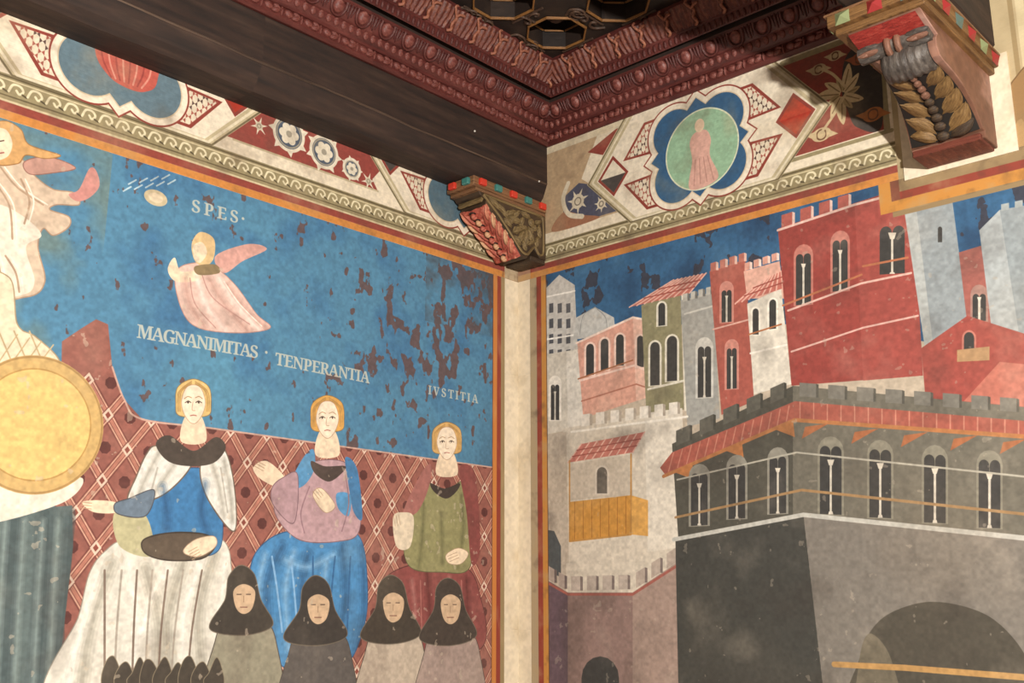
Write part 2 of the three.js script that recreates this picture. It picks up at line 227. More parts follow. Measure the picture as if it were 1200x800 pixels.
// ---------------------------------------------------------------- painted picture on the right wall (a plain stand-in: a town of coloured houses)
const picR = new Wall(0.1, 3.7, 0.95, 3.43, 565, onRight);
{
  const W = picR, dk = '#3b3a38';
  W.rect(0.1, 3.7, 0.95, 3.43, '#2f628f');
  const lancet = (x, y, w, h, sk, col) => { const l = [[x - w, y]]; for (let k = 0; k <= 8; k++) { const t = Math.PI * (1 - k / 8); l.push([x + Math.cos(t) * w, y - h + w - Math.sin(t) * w * 1.15 - sk * (1 + Math.cos(t)) * 0.5]); } l.push([x + w, y - sk]); W.fill(l, col); };
  const arch = (x, y, w, h, sk, frame, twin) => { // an arched opening: foot centre, half width, height, rise of the wall across it
    if (frame) lancet(x, y + 1, w + 2.4, h + (twin ? 8 : 3), sk, frame);
    if (!twin) { lancet(x, y, w, h, sk, dk); return; }
    lancet(x - w * 0.5, y, w * 0.48, h - 3, sk * 0.5, dk); lancet(x + w * 0.5, y - sk * 0.5, w * 0.48, h - 3, sk * 0.5, dk);
    W.line([[x, y - 2 - sk * 0.5], [x, y - h * 0.7 - sk * 0.5]], '#c9c2b2', 0.01, false); const t = y - h * 0.7 - sk * 0.5, q = w * 0.32; W.fill([[x - q * 0.5, t], [x + q * 0.5, t], [x + q, t - q * 1.6], [x - q, t - q * 1.6]], '#d0c8b6'); W.fill([[x - q * 0.7, y - sk * 0.5], [x + q * 0.7, y - sk * 0.5], [x + q * 0.5, y - 3], [x - q * 0.5, y - 3]], '#c9c2b2'); };
  const teeth = (a, b, n, h, col, side) => { for (let i = 0; i < n; i++) { const t0 = (i + 0.1) / n, t1 = (i + 0.68) / n, P = (t) => [lerp(a[0], b[0], t), lerp(a[1], b[1], t)], p = P(t0), q = P(t1); W.fill([p, [p[0], p[1] - h], [q[0], q[1] - h], q], col); if (side) W.fill([[q[0], q[1]], [q[0], q[1] - h], [q[0] + 3, q[1] - h + 1], [q[0] + 3, q[1]]], side); } };
  const roof = (pts, a, b, n) => { W.fill(pts, '#c2685a'); for (let i = 0; i <= n; i++) { const t = i / n; W.line([[lerp(pts[0][0], pts[3][0], t), lerp(pts[0][1], pts[3][1], t)], [lerp(pts[1][0], pts[2][0], t), lerp(pts[1][1], pts[2][1], t)]], '#e0a896', 0.008, false); } for (const t of [0.33, 0.66]) W.line([[lerp(pts[0][0], pts[1][0], t), lerp(pts[0][1], pts[1][1], t)], [lerp(pts[3][0], pts[2][0], t), lerp(pts[3][1], pts[2][1], t)]], '#9a4238', 0.006, false); };
  W.fill([[636, 430], [700, 410], [800, 380], [930, 380], [1236, 420], [1236, 830], [636, 830]], '#b9aa94');
  // far towers and houses
  W.fill([[638, 340], [656, 322], [674, 334], [678, 420], [638, 430]], '#c3c2bc'); for (let i = 0; i < 4; i++) for (let k = 0; k < 3; k++) W.fill([[644 + k * 10, 356 + i * 18], [649 + k * 10, 355 + i * 18], [649 + k * 10, 366 + i * 18], [644 + k * 10, 367 + i * 18]], '#4c5058');
  W.line([[640, 348], [674, 341]], '#f0eee6', 0.01).line([[640, 398], [676, 392]], '#f0eee6', 0.01);
  W.fill([[672, 398], [676, 372], [698, 360], [720, 372], [722, 392]], '#bcbdb8'); W.line([[680, 392], [684, 370], [698, 360]], '#8f9290', 0.005).line([[712, 390], [710, 372], [698, 360]], '#8f9290', 0.005);
  W.fill([[636, 416], [684, 408], [686, 500], [636, 510]], '#c9c2b2'); W.fill([[664, 412], [684, 408], [686, 500], [666, 504]], '#d8d2c4'); arch(651, 492, 5, 44, 0, '#e4ddce', true);
  W.fill([[677, 402], [742, 372], [756, 374], [758, 466], [684, 490]], '#d99a84'); W.fill([[742, 372], [756, 374], [758, 466], [746, 470]], '#e5b29c'); W.line([[676, 402], [742, 372], [758, 375]], '#eed2c0', 0.012, false);
  arch(692, 440, 4.5, 36, 1, '#ecc8b6'); arch(709, 434, 4.5, 36, 1, '#ecc8b6'); arch(727, 429, 4.5, 36, 1, '#ecc8b6'); arch(751, 430, 4, 36, 0, '#ecc8b6'); W.line([[680, 446], [744, 428], [758, 434]], '#efc9b8', 0.012, false).line([[682, 470], [746, 450], [758, 454]], '#b26a54', 0.008, false).line([[678, 444], [742, 422]], '#a8643c', 0.008, false);
  W.fill([[752, 358], [798, 338], [802, 480], [758, 486]], '#8a8560'); W.line([[800, 338], [804, 480]], '#ddd8c4', 0.014, false); arch(776, 382, 4, 26, 1, '#ddd8c4'); arch(768, 452, 5.5, 50, 1, '#ddd8c4'); arch(788, 447, 6, 52, 1, '#ddd8c4'); W.line([[760, 456], [802, 446]], '#ddd8c4', 0.012, false);
  roof([[738, 360], [790, 328], [828, 320], [808, 344]], 0, 0, 8);
  W.fill([[798, 352], [836, 342], [844, 490], [806, 500]], '#9b9c96'); teeth([800, 354], [836, 344], 4, 9, '#b4b2a8', '#6c6c68'); arch(826, 466, 8, 62, 1, '#c6c5bc', true); W.line([[803, 368], [838, 358]], '#c6c5bc', 0.01, false);
  W.fill([[832, 318], [874, 304], [884, 470], [846, 486]], '#ad5446'); teeth([832, 319], [876, 305], 4, 10, '#b86858', '#dcb0a0'); arch(852, 378, 6, 40, 1, '#cf8474', true); arch(858, 456, 6, 50, 1, '#cf8474', true); W.line([[836, 386], [880, 374]], '#d8a494', 0.008, false);
  W.fill([[872, 318], [914, 306], [920, 350], [876, 350]], '#dca692'); teeth([872, 318], [914, 304], 4, 9, '#d89884', '#eed0c2');
  W.fill([[876, 356], [916, 338], [928, 450], [884, 462]], '#d6d0c0'); roof([[862, 356], [894, 328], [916, 318], [918, 338]], 0, 0, 7); arch(886, 392, 3.5, 30, 0, '#eee8d8'); arch(906, 386, 4, 34, 1, '#eee8d8'); W.line([[880, 414], [922, 404]], '#f0eadc', 0.01, false).line([[878, 392], [916, 380]], '#b56b3c', 0.008, false);
  // red palace
  W.fill([[912, 268], [1002, 238], [1040, 226], [1070, 226], [1082, 440], [928, 452]], '#9c3d35'); W.fill([[1002, 238], [1070, 222], [1082, 440], [1012, 446]], '#a4463d');
  teeth([914, 268], [1002, 240], 4, 15, '#b2584c', '#e0b8aa'); W.line([[912, 270], [1002, 240], [1040, 230]], '#e0b8aa', 0.012, false);
  arch(942, 358, 9, 62, 2, '#c07264', true); arch(985, 342, 9, 62, 2, '#c07264', true); arch(1046, 322, 15, 58, 2, '#a4463d', true);
  W.line([[924, 364], [1010, 332], [1068, 320]], '#dcb0a2', 0.01, false).line([[928, 412], [1012, 384], [1076, 370]], '#d8a89c', 0.009, false).line([[918, 358], [1010, 322]], '#b86a44', 0.01, false).line([[1012, 312], [1064, 302]], '#b86a44', 0.01, false);
  // grey towers, gabled red house
  W.fill([[1060, 246], [1116, 232], [1138, 400], [1086, 406]], '#8c979c'); W.fill([[1060, 246], [1074, 243], [1094, 404], [1084, 406]], '#a6adac'); arch(1102, 284, 2.5, 18, 0, null);
  W.fill([[1124, 296], [1150, 288], [1166, 390], [1134, 380]], '#a45a50'); arch(1148, 376, 8, 34, 0, '#a67c70', true);
  W.fill([[1148, 270], [1172, 246], [1230, 236], [1230, 400], [1166, 388]], '#8b989e'); W.fill([[1148, 270], [1172, 246], [1194, 388], [1162, 382]], '#a3adb0'); teeth([1172, 248], [1220, 238], 3, 8, '#9aa6a8', null);
  W.fill([[1080, 408], [1134, 370], [1236, 402], [1236, 480], [1086, 480]], '#a4463c'); arch(1136, 410, 6, 20, 0, '#c07060'); W.fill([[1122, 410], [1160, 406], [1160, 422], [1122, 424]], '#b0885c'); W.fill([[1130, 470], [1172, 424], [1236, 430], [1236, 480]], '#bf6a58');
  // pale house in the middle with an ochre gallery
  W.fill([[660, 502], [800, 478], [806, 660], [664, 680]], '#cdc3b0'); W.fill([[756, 484], [800, 478], [806, 650], [760, 672]], '#d6cebd'); teeth([680, 500], [800, 484], 7, 14, '#ddd6c8', '#a89c8c'); W.line([[670, 506], [806, 488]], '#e6e0d2', 0.012, false);
  roof([[666, 542], [682, 520], [756, 506], [742, 530]], 0, 0, 8); arch(706, 578, 6, 30, 0, '#dcd4c4'); W.fill([[668, 544], [742, 532], [742, 580], [668, 586]], 'rgba(150,128,108,0.25)');
  W.fill([[668, 588], [740, 580], [740, 626], [668, 634]], '#c8882e'); W.fill([[740, 580], [760, 586], [760, 628], [740, 626]], '#d79c44'); for (let i = 0; i < 7; i++) W.line([[674 + i * 10, 588 - i], [674 + i * 10, 632 - i]], '#a86c22', 0.006, false); W.line([[668, 540], [668, 634], [740, 626], [740, 532]], '#b98238', 0.01, false);
  W.fill([[636, 510], [664, 506], [668, 690], [636, 680]], '#b8ab98'); W.fill([[664, 660], [806, 640], [806, 700], [664, 700]], '#cdc3b0'); W.fill([[638, 620], [650, 622], [658, 640], [658, 676], [638, 668]], '#4c5254');
  // mauve wall with battlements
  W.fill([[636, 676], [666, 694], [742, 694], [798, 656], [800, 830], [636, 830]], '#8c7068'); W.fill([[636, 676], [666, 694], [666, 830], [636, 830]], '#66505a'); W.fill([[742, 694], [798, 656], [800, 830], [742, 830]], '#a0877a');
  teeth([642, 678], [666, 692], 2, 16, '#a8988c', '#6c5e5a'); teeth([668, 692], [742, 690], 4, 17, '#b5a79a', '#7a6c66'); teeth([744, 690], [798, 656], 3, 18, '#b0a092', '#7a6c66'); W.line([[638, 680], [666, 696], [742, 696], [798, 660]], '#a4584c', 0.014, false); arch(704, 840, 22, 68, 0, null);
  // dark palace: battlements, tiled eave, loggia, plain wall
  W.fill([[788, 520], [930, 452], [930, 612], [796, 640]], '#4e4c42'); W.fill([[930, 452], [1236, 480], [1236, 640], [930, 612]], '#6b675a');
  teeth([790, 524], [928, 462], 5, 18, '#5a584e', '#43423a'); teeth([934, 464], [1236, 486], 9, 16, '#77746a', '#55534a');
  W.fill([[774, 548], [788, 530], [932, 470], [932, 490], [780, 556]], '#a85444'); W.fill([[932, 470], [1236, 496], [1236, 512], [932, 490]], '#a85444'); for (let i = 0; i < 14; i++) W.line([[790 + i * 10.4, 530 - i * 4.2], [784 + i * 10.6, 552 - i * 4.4]], '#c47a64', 0.006, false); for (let i = 0; i < 18; i++) W.line([[938 + i * 16, 471 + i * 1.4], [938 + i * 16, 490 + i * 1.3]], '#c47a64', 0.006, false);
  W.line([[778, 558], [932, 492], [1236, 514]], '#b4703c', 0.018, false);
  for (const [x, y] of [[800, 556], [858, 530], [918, 506]]) W.fill([[x - 12, y - 4], [x + 12, y - 12], [x + 14, y + 6]], '#b8703a'); for (const [x, y] of [[956, 500], [1014, 506], [1072, 510], [1130, 514], [1188, 518]]) W.fill([[x - 16, y + 14], [x - 12, y], [x + 16, y - 4]], '#a8623a');
  for (const [x, y] of [[820, 616], [864, 608], [912, 602]]) arch(x, y, 10, 66 - (864 - x) * 0.06, 1, '#8c897c', true); for (const [x, y] of [[974, 602], [1032, 606], [1096, 612], [1160, 618]]) arch(x, y, 13, 82, -1, '#84806f', true);
  W.line([[794, 562], [934, 530], [1236, 562]], '#aca898', 0.008, false).line([[792, 606], [940, 574], [1236, 606]], '#a07a4c', 0.012, false);
  W.fill([[792, 632], [942, 602], [968, 830], [796, 830]], '#3f3f3a'); W.fill([[942, 602], [1236, 634], [1236, 830], [968, 830]], '#79736a');
  W.line([[790, 632], [942, 603], [1236, 634]], '#b9b9b0', 0.02, false);
  W.blob([[1006, 840], [1008, 770], [1030, 728], [1070, 708], [1110, 706], [1156, 720], [1190, 750], [1212, 790], [1220, 840]], '#4c473c'); W.blob([[1006, 840], [1008, 770], [1020, 742], [1044, 770], [1056, 840]], '#6a6250');
  W.line([[978, 778], [1060, 782], [1236, 796]], '#b98a4a', 0.024, false);
  W.pass((u, v, o) => {
    const blue = o[2] > o[0] * 1.7, n = fbm(u * 5 + 60, v * 5, 5), g = fbm(u * 60, v * 60 + 9, 2), m = fbm(u * 1.7 + 3, v * 1.7 + 44, 3);
    if (blue) { mix(o, [34, 70, 108], clamp((0.52 - n) * 3)); mix(o, [66, 116, 156], clamp((n - 0.55) * 3)); if (fbm(u * 12, v * 9 + 70, 4) > 0.66) mix(o, [58, 48, 54], 0.75); }
    else { mix(o, [150, 128, 100], clamp((m - 0.5) * 2) * 0.28); mix(o, [56, 48, 42], clamp((0.42 - n) * 3) * 0.35); mix(o, [206, 190, 168], clamp((n - 0.6) * 2.5) * 0.3); if (fbm(u * 26, v * 26 + 3, 3) > 0.81) mix(o, [176, 162, 142], 0.35); }
    const k = 0.9 + 0.2 * g, l = 0.3 * o[0] + 0.59 * o[1] + 0.11 * o[2]; mix(o, [l, l, l], 0.17); o[0] *= k; o[1] *= k; o[2] *= k;
  });
  // borders: left strip, top step beyond the frieze
  W.rect(0.1, 0.15, 0.95, 3.43, '#a8977a').rect(0.15, 0.186, 0.95, 3.43, '#8e3d2e').rect(0.186, 0.222, 0.95, 3.43, '#bf8640').rect(0.222, 0.227, 0.95, 3.43, '#5c4030');
  W.rect(2.29, 3.7, 3.26, 3.43, '#8f7a58').rect(2.33, 3.7, 3.335, 3.372, '#8a3e30').rect(2.235, 3.7, 3.285, 3.335, '#bf8640').rect(2.235, 2.29, 3.285, 3.43, '#bf8640').rect(2.29, 2.33, 3.335, 3.43, '#7c4a38');
  W.pass((u, v, o) => { if (u < 0.228 || (u > 2.23 && v > 3.28)) { const n = fbm(u * 14, v * 14 + 5, 4); mix(o, [176, 150, 112], clamp((n - 0.5) * 2.4) * 0.6); mix(o, [70, 54, 42], clamp((0.4 - n) * 3) * 0.5); } });
}
// ---------------------------------------------------------------- painted friezes above the pictures
function friezeBands(W, u0, u1, dir) {
  W.rect(u0, u1, 3.43, 4.3, '#ddd2bb');
  W.rect(u0, u1, 3.43, 3.467, '#c2813f').rect(u0, u1, 3.467, 3.503, '#8a3f34').rect(u0, u1, 3.503, 3.62, '#8f8463').rect(u0, u1, 3.503, 3.512, '#c8bb98').rect(u0, u1, 3.606, 3.614, '#5c5138').rect(u0, u1, 3.594, 3.6, '#c9bd9a').rect(u0, u1, 3.526, 3.532, '#5c5138');
  const n = Math.floor((u1 - u0) / 0.075);
  for (let i = 0; i < n; i++) { const u = u0 + (i + 0.5) * 0.075; W.line([[u - 0.034, 3.55], [u - 0.02, 3.582], [u + 0.008, 3.584], [u + 0.022, 3.566], [u + 0.008, 3.55], [u - 0.004, 3.562]], '#d8cfae', 0.01, true, false).line([[u + 0.02, 3.552], [u + 0.036, 3.546]], '#4d442f', 0.008, true, false); }
}
function scroll(W, uc, vc, s, flip) { // pale leaf scroll on the panel
  const q = (a, b) => [uc + a * s * flip, vc + b * s], lt = '#d8d0bc', md = '#9a9484';
  for (const [a, b, r] of [[-0.19, 0.02, 0.1], [0.06, -0.01, 0.095], [0.27, -0.05, 0.06]]) { const p = q(a, b); W.disc(p[0], p[1], r * s, '#4a5564'); W.ring(p[0], p[1], r * s, lt, 0.02 * s); W.ring(p[0], p[1], r * 0.82 * s, md, 0.008 * s);
    for (let k = 0; k < 6; k++) { const t = k * 1.047; W.disc(p[0] + Math.cos(t) * r * 0.42 * s, p[1] + Math.sin(t) * r * 0.42 * s, r * 0.26 * s, lt); } W.disc(p[0], p[1], r * 0.2 * s, md);
    for (let k = 0; k < 7; k++) { const t = k * 0.9 + a * 9; W.fill([[p[0] + Math.cos(t) * r * s, p[1] + Math.sin(t) * r * s], [p[0] + Math.cos(t + 0.3) * r * 1.42 * s, p[1] + Math.sin(t + 0.3) * r * 1.42 * s], [p[0] + Math.cos(t + 0.5) * r * s, p[1] + Math.sin(t + 0.5) * r * s]], lt, false, false); } }
  for (const [a, b] of [[-0.39, 0.0], [0.4, -0.09]]) { const p = q(a, b); for (let k = 0; k < 6; k++) { const t = k * 1.047 + 0.3; W.fill([[p[0] + Math.cos(t - 0.4) * 0.02 * s, p[1] + Math.sin(t - 0.4) * 0.02 * s], [p[0] + Math.cos(t) * 0.06 * s, p[1] + Math.sin(t) * 0.06 * s], [p[0] + Math.cos(t + 0.4) * 0.02 * s, p[1] + Math.sin(t + 0.4) * 0.02 * s]], lt, false, false); } W.disc(p[0], p[1], 0.024 * s, '#c2b8a2').ring(p[0], p[1], 0.012 * s, '#7c7464', 0.004); }
}
function medallion(W, uc, vc, field, inner, dir) {
  const A = (l) => l.map(([a, b]) => [uc + a * dir, vc + b]), hex = (k) => A([[-0.69 + k, 0], [-0.42 + k * 0.6, 0.33 - k * 0.4], [0.42 - k * 0.6, 0.33 - k * 0.4], [0.69 - k, 0], [0.42 - k * 0.6, -0.285 + k * 0.3], [-0.42 + k * 0.6, -0.285 + k * 0.3]]);
  W.fill(hex(-0.06), '#b9ad8c', false, false).line(hex(-0.05), '#6d6248', 0.009, false, false, true).line(hex(-0.02), '#d9cfb4', 0.012, false, false, true).fill(hex(0.012), '#dfd5c0', false, false);
  // chequered corners
  for (const [sx, sy] of [[-1, 1], [1, 1], [-1, -1], [1, -1]]) {
    const tri = A([[sx * 0.49, sy * 0.07], [sx * 0.34, sy * 0.255], [sx * 0.17, sy * 0.255], [sx * 0.3, sy * 0.06]]);
    W.fill(tri, '#86392f', false, false); const inn = A([[sx * 0.465, sy * 0.08], [sx * 0.33, sy * 0.24], [sx * 0.2, sy * 0.24], [sx * 0.32, sy * 0.075]]); W.fill(inn, '#d9cdb6', false, false);
    W.c.save(); W.trace(W.pts(inn), true); W.c.clip();
    for (let i = -2; i < 12; i++) for (let k = -2; k < 10; k++) { const a = sx * (0.18 + i * 0.026 + (k % 2) * 0.0), b = sy * (0.07 + k * 0.024), col = (i + k) % 3 === 0 ? '#55403a' : '#9a5448'; if ((i + k) % 2) W.fill(A([[a, b], [a + 0.013, b + 0.012], [a + 0.026, b], [a + 0.026, b + 0.024], [a + 0.013, b + 0.012], [a, b + 0.024]]), col, false, false); }
    W.c.restore();
  }
  for (const sx of [-1, 1]) { const dm = (k) => A([[sx * (0.5 - k), 0], [sx * 0.565, 0.105 - k * 0.9], [sx * (0.655 - k), 0], [sx * 0.565, -0.1 + k * 0.9]].map(([a, b]) => [sx * 0.575 + (a - sx * 0.575) * 0.95, b])); W.fill(A([[sx * 0.455, 0.0], [sx * 0.56, 0.125], [sx * 0.67, 0.0], [sx * 0.56, -0.12]]), '#86392f', false, false); W.fill(A([[sx * 0.475, 0.0], [sx * 0.56, 0.1], [sx * 0.65, 0.0], [sx * 0.56, -0.097]]), sx * dir < 0 ? '#d9d0ba' : '#a8402c', false, false); W.fill(A([[sx * 0.475, 0.0], [sx * 0.65, 0.0], [sx * 0.56, -0.097]]), sx * dir < 0 ? '#45403c' : '#a0301f', false, false); }
  const quat = (k, col) => { for (const [a, b] of [[-0.145, 0.13], [0.145, 0.13], [-0.145, -0.13], [0.145, -0.13]]) W.disc(uc + a, vc + b, 0.135 + k, col); W.fill(A([[-0.3 - k * 1.3, 0], [0, 0.29 + k * 1.3], [0.3 + k * 1.3, 0], [0, -0.27 - k * 1.3]]), col, false, false); };
  quat(0.042, '#86392f'); quat(0.034, '#e2d8c4'); quat(0.006, '#c9b89c'); quat(0, field);
  inner(uc, vc);
}
function ageFrieze(W, off) { W.pass((u, v, o) => { const n = fbm(u * 6 + off, v * 6, 5), g = fbm(u * 70, v * 70 + off, 2); mix(o, [168, 150, 120], clamp((n - 0.52) * 2.4) * 0.5); mix(o, [92, 74, 58], clamp((0.38 - n) * 3) * 0.5); const k = 0.92 + 0.16 * g; o[0] *= k; o[1] *= k; o[2] *= k; }); }
const frL = new Wall(-3.6, 0, 3.43, 3.93, 565, onLeft);
{
  const W = frL; friezeBands(W, -3.6, 0, 1);
  W.fill([[-2.02, 3.69], [-1.72, 4.1], [-0.86, 4.1], [-1.18, 3.69]].map(([a, b]) => [a + (b > 4 ? 0 : 0), b]), '#8c4038', false, false);
  W.fill([[-1.98, 3.685], [-1.1, 3.685], [-1.4, 4.1], [-1.7, 4.1]], '#8c4038', false, false).line([[-1.98, 3.685], [-1.1, 3.685]], '#b5a98a', 0.01, false, false);
  scroll(W, -1.51, 3.8, 0.86, 1);
  W.fill([[-3.6, 3.69], [-3.1, 3.69], [-3.3, 4.1], [-3.6, 4.1]], '#8c4038', false, false);
  medallion(W, -2.54, 3.92, '#5d7480', (u, v) => { W.fill([[u - 0.13, 3.86], [u - 0.06, 3.77], [u + 0.03, 3.745], [u + 0.11, 3.76], [u + 0.16, 3.83], [u + 0.14, 4.05], [u - 0.12, 4.05]], '#b5564a', true, false); for (let i = 0; i < 8; i++) W.line([[u - 0.11 + i * 0.034, 3.9], [u - 0.09 + i * 0.03, 3.83], [u - 0.05 + i * 0.02, 3.77]], i % 2 ? '#d08a7a' : '#96403a', 0.008, true, false); }, 1);
  medallion(W, -0.46, 3.92, '#4d6674', (u, v) => { W.disc(u, v, 0.15, '#7c8f90'); }, 1);
  ageFrieze(W, 3);
  W.rect(-0.12, 0, 3.43, 3.93, '#b8a688').pass((u, v, o) => { if (u > -0.14) { const n = fbm(u * 20, v * 20, 4); mix(o, [110, 88, 66], clamp((n - 0.42) * 3) * 0.7); } });
}
const frR = new Wall(0, 3.7, 3.43, 4.26, 545, onRight);
{
  const W = frR; friezeBands(W, 0, 3.7, 1);
  // bare plaster by the corner with a scrap of the painted scroll left
  W.fill([[0.1, 3.68], [0.84, 3.68], [0.5, 3.95], [0.62, 4.18], [0.1, 4.18]], '#b09878', false, false);
  W.fill([[0.34, 3.69], [0.82, 3.69], [0.56, 3.9], [0.48, 3.93], [0.38, 3.88]], '#494b5c', false, false).fill([[0.28, 3.68], [0.62, 3.68], [0.5, 3.73], [0.36, 3.78]], '#96684e', true, false);
  for (const [u, v, r] of [[0.47, 3.82, 0.045], [0.64, 3.76, 0.03]]) { W.disc(u, v, r, '#cfc5ae').ring(u, v, r * 0.5, '#7c7468', 0.008); for (let k = 0; k < 7; k++) { const t = k * 0.9; W.fill([[u + Math.cos(t) * r * 0.9, v + Math.sin(t) * r * 0.9], [u + Math.cos(t + 0.2) * r * 1.8, v + Math.sin(t + 0.2) * r * 1.8], [u + Math.cos(t + 0.5) * r * 0.9, v + Math.sin(t + 0.5) * r * 0.9]], '#cfc5ae', false, false); } }
  W.line([[0.4, 3.95], [0.36, 3.86], [0.4, 3.76], [0.5, 3.72]], '#cfc5ae', 0.03, true, false);
  W.fill([[0.55, 4.1], [0.78, 4.19], [0.66, 4.05]], '#86392f', false, false).line([[0.1, 4.2], [0.9, 4.2]], '#d0c4a8', 0.04, false, false);
  // dark scroll panel to the right
  W.fill([[1.8, 3.69], [2.3, 3.69], [2.3, 4.2], [1.78, 4.2], [2.02, 3.93]], '#853d33', false, false).line([[2.3, 3.69], [2.3, 4.2]], '#8f8463', 0.03, false, false).line([[1.8, 4.2], [2.36, 4.2]], '#8f8463', 0.03, false, false).line([[1.76, 3.675], [2.32, 3.675]], '#8f8463', 0.02, false, false);
  W.fill([[2.16, 3.74], [2.28, 3.72], [2.28, 4.16], [2.14, 4.12], [2.1, 3.96], [2.12, 3.84]], '#3a3430', true, false);
  const lt = '#c9b48c'; for (let k = 0; k < 11; k++) { const t = k * 0.571, u = 2.1, v = 3.93, R = 0.09 + 0.05 * ((k * 7) % 3) / 2, q = (r, a) => [u + Math.cos(t + a) * r, v + Math.sin(t + a) * r * 1.1]; W.fill([q(0.02, -0.5), q(R * 0.6, -0.28), q(R, 0.1), q(R * 0.6, 0.3), q(0.02, 0.5)], k % 3 ? lt : '#a8946c', true, false).line([q(0.02, 0), q(R * 0.8, 0.05)], '#7c6648', 0.006, true, false); }
  for (const [u, v, r, c] of [[2.2, 4.08, 0.045, '#a05c3c'], [2.24, 3.78, 0.05, '#a86a3c'], [1.98, 3.76, 0.05, lt], [1.99, 4.1, 0.04, lt], [2.08, 4.14, 0.035, lt]]) { W.disc(u, v, r, c, r * 0.7).ring(u, v, r * 0.5, '#6a4a34', 0.008); for (const s of [-1, 1]) W.fill([[u - s * r * 0.5, v + r * 0.5], [u - s * r * 1.7, v + s * r * 0.4], [u - s * r * 0.5, v - r * 0.5]], c, false, false); }
  W.line([[2.12, 3.93], [2.05, 3.84], [1.98, 3.77]], lt, 0.014, true, false).line([[2.12, 3.96], [2.06, 4.05], [2.0, 4.1]], lt, 0.014, true, false);
  medallion(W, 1.29, 3.9, '#31587c', (u, v) => { W.disc(u + 0.02, v - 0.01, 0.222, '#8fb394', 0.226).ring(u + 0.02, v - 0.01, 0.222, '#d2d8bc', 0.008);
    W.fill([[u - 0.05, v + 0.04], [u - 0.02, v + 0.09], [u + 0.05, v + 0.09], [u + 0.08, v + 0.03], [u + 0.07, v - 0.06], [u + 0.11, v - 0.2], [u - 0.06, v - 0.215], [u - 0.04, v - 0.06]], '#cda294', true, false); W.disc(u + 0.015, v + 0.125, 0.03, '#dcc2a6', 0.038);
    for (let i = 0; i < 4; i++) W.line([[u - 0.02 + i * 0.025, v - 0.06], [u - 0.035 + i * 0.04, v - 0.2]], '#b0857a', 0.006, true, false); }, 1);
  ageFrieze(W, 41);
  // plaster, worn painted mouldings and exposed wall beyond the bracket
  W.rect(2.33, 3.7, 3.43, 4.26, '#b7a682');
  for (const [a, b, c] of [[2.87, 2.89, '#9a8660'], [2.9, 2.935, '#cdbf9a'], [2.945, 2.96, '#94805c'], [2.97, 3.3, '#c4b48e']]) W.rect(a, b, 3.6, 4.26, c);
  W.blob([[1183, 104], [1190, 92], [1206, 76], [1220, 90], [1222, 196], [1204, 200], [1187, 190], [1181, 168], [1186, 146], [1178, 128]], '#93744c', '#6f5636', 0.006).blob([[1190, 150], [1198, 140], [1206, 160], [1196, 178]], '#a98a5e');
  W.pass((u, v, o) => { if (u > 2.33) { const n = fbm(u * 9, v * 9 + 12, 5); mix(o, [128, 112, 82], clamp((n - 0.42) * 2.5) * (v < 3.62 ? 0.9 : 0.35)); }
    if (u < 0.1) { const n = fbm(u * 20, v * 20, 4); mix(o, [178, 160, 128], 0.5 + 0.3 * n); } });
}
// ---------------------------------------------------------------- materials
const plaster = new THREE.MeshStandardMaterial({ roughness: 0.92, bumpMap: bumpTex, bumpScale: 0.004, map: dataTex(512, (x, y) => { const n = fbm(x * 8, y * 8, 5), g = fbm(x * 60 + 3, y * 60, 2); const c = [222, 210, 186]; mix(c, [186, 168, 136], clamp((n - 0.5) * 3) * 0.6); const k = 0.94 + 0.12 * g; return [c[0] * k, c[1] * k, c[2] * k]; }, true) });
const painted = (W) => new THREE.MeshStandardMaterial({ map: W.texture(), roughness: 0.82, bumpMap: bumpTex.clone(), bumpScale: 0.0015 });
function wood(base, dark, light, rough, sx = 3, sy = 26, n = 256, amt = 1) {
  return new THREE.MeshStandardMaterial({ roughness: rough, map: dataTex(n, (x, y) => { const s = fbm(x * sx, y * sy, 4), g = fbm(x * 40, y * 40, 2); const c = [...base]; mix(c, dark, clamp((0.5 - s) * 3) * amt); mix(c, light, clamp((s - 0.56) * 3) * amt); const k = 0.9 + 0.2 * g; return [c[0] * k, c[1] * k, c[2] * k]; }, true), bumpMap: bumpTex, bumpScale: 0.002 });
}
const beamM = wood([47, 32, 25], [30, 20, 16], [66, 49, 39], 0.78, 6, 40);
const redM = wood([88, 42, 38], [60, 26, 24], [118, 66, 60], 0.42, 6, 6, 256, 0.8);  // cornice base, darkened to stand in for shade in the crevices
const redLitM = wood([122, 68, 61], [88, 42, 38], [158, 108, 98], 0.38, 8, 8, 256, 0.9);  // same red wood lightened: worn highlights put into the colour of raised ornaments
const leafRedM = wood([102, 52, 41], [72, 33, 26], [132, 80, 60], 0.45, 8, 8);
const curlM = wood([150, 92, 70], [112, 62, 48], [184, 130, 100], 0.45, 8, 8);
const cofferM = wood([38, 28, 23], [24, 17, 14], [60, 46, 36], 0.6, 8, 8);
const carveM = wood([74, 54, 42], [48, 34, 26], [104, 80, 62], 0.5, 8, 8);
const goldM = wood([140, 96, 50], [96, 62, 30], [180, 132, 76], 0.42, 8, 8);
const capM = wood([128, 92, 62], [92, 62, 40], [160, 122, 86], 0.55, 5, 18);
const ochreM = wood([116, 84, 48], [82, 56, 32], [146, 110, 68], 0.55, 5, 18);
const darkWoodM = wood([62, 47, 33], [38, 28, 20], [92, 74, 50], 0.6, 6, 14);
const pinkM = wood([176, 88, 72], [140, 58, 46], [220, 156, 128], 0.55, 7, 10);
const peachM = wood([196, 122, 96], [160, 84, 66], [220, 164, 134], 0.55, 7, 10);
const creamM = wood([206, 160, 122], [170, 112, 84], [226, 190, 152], 0.55, 7, 10);
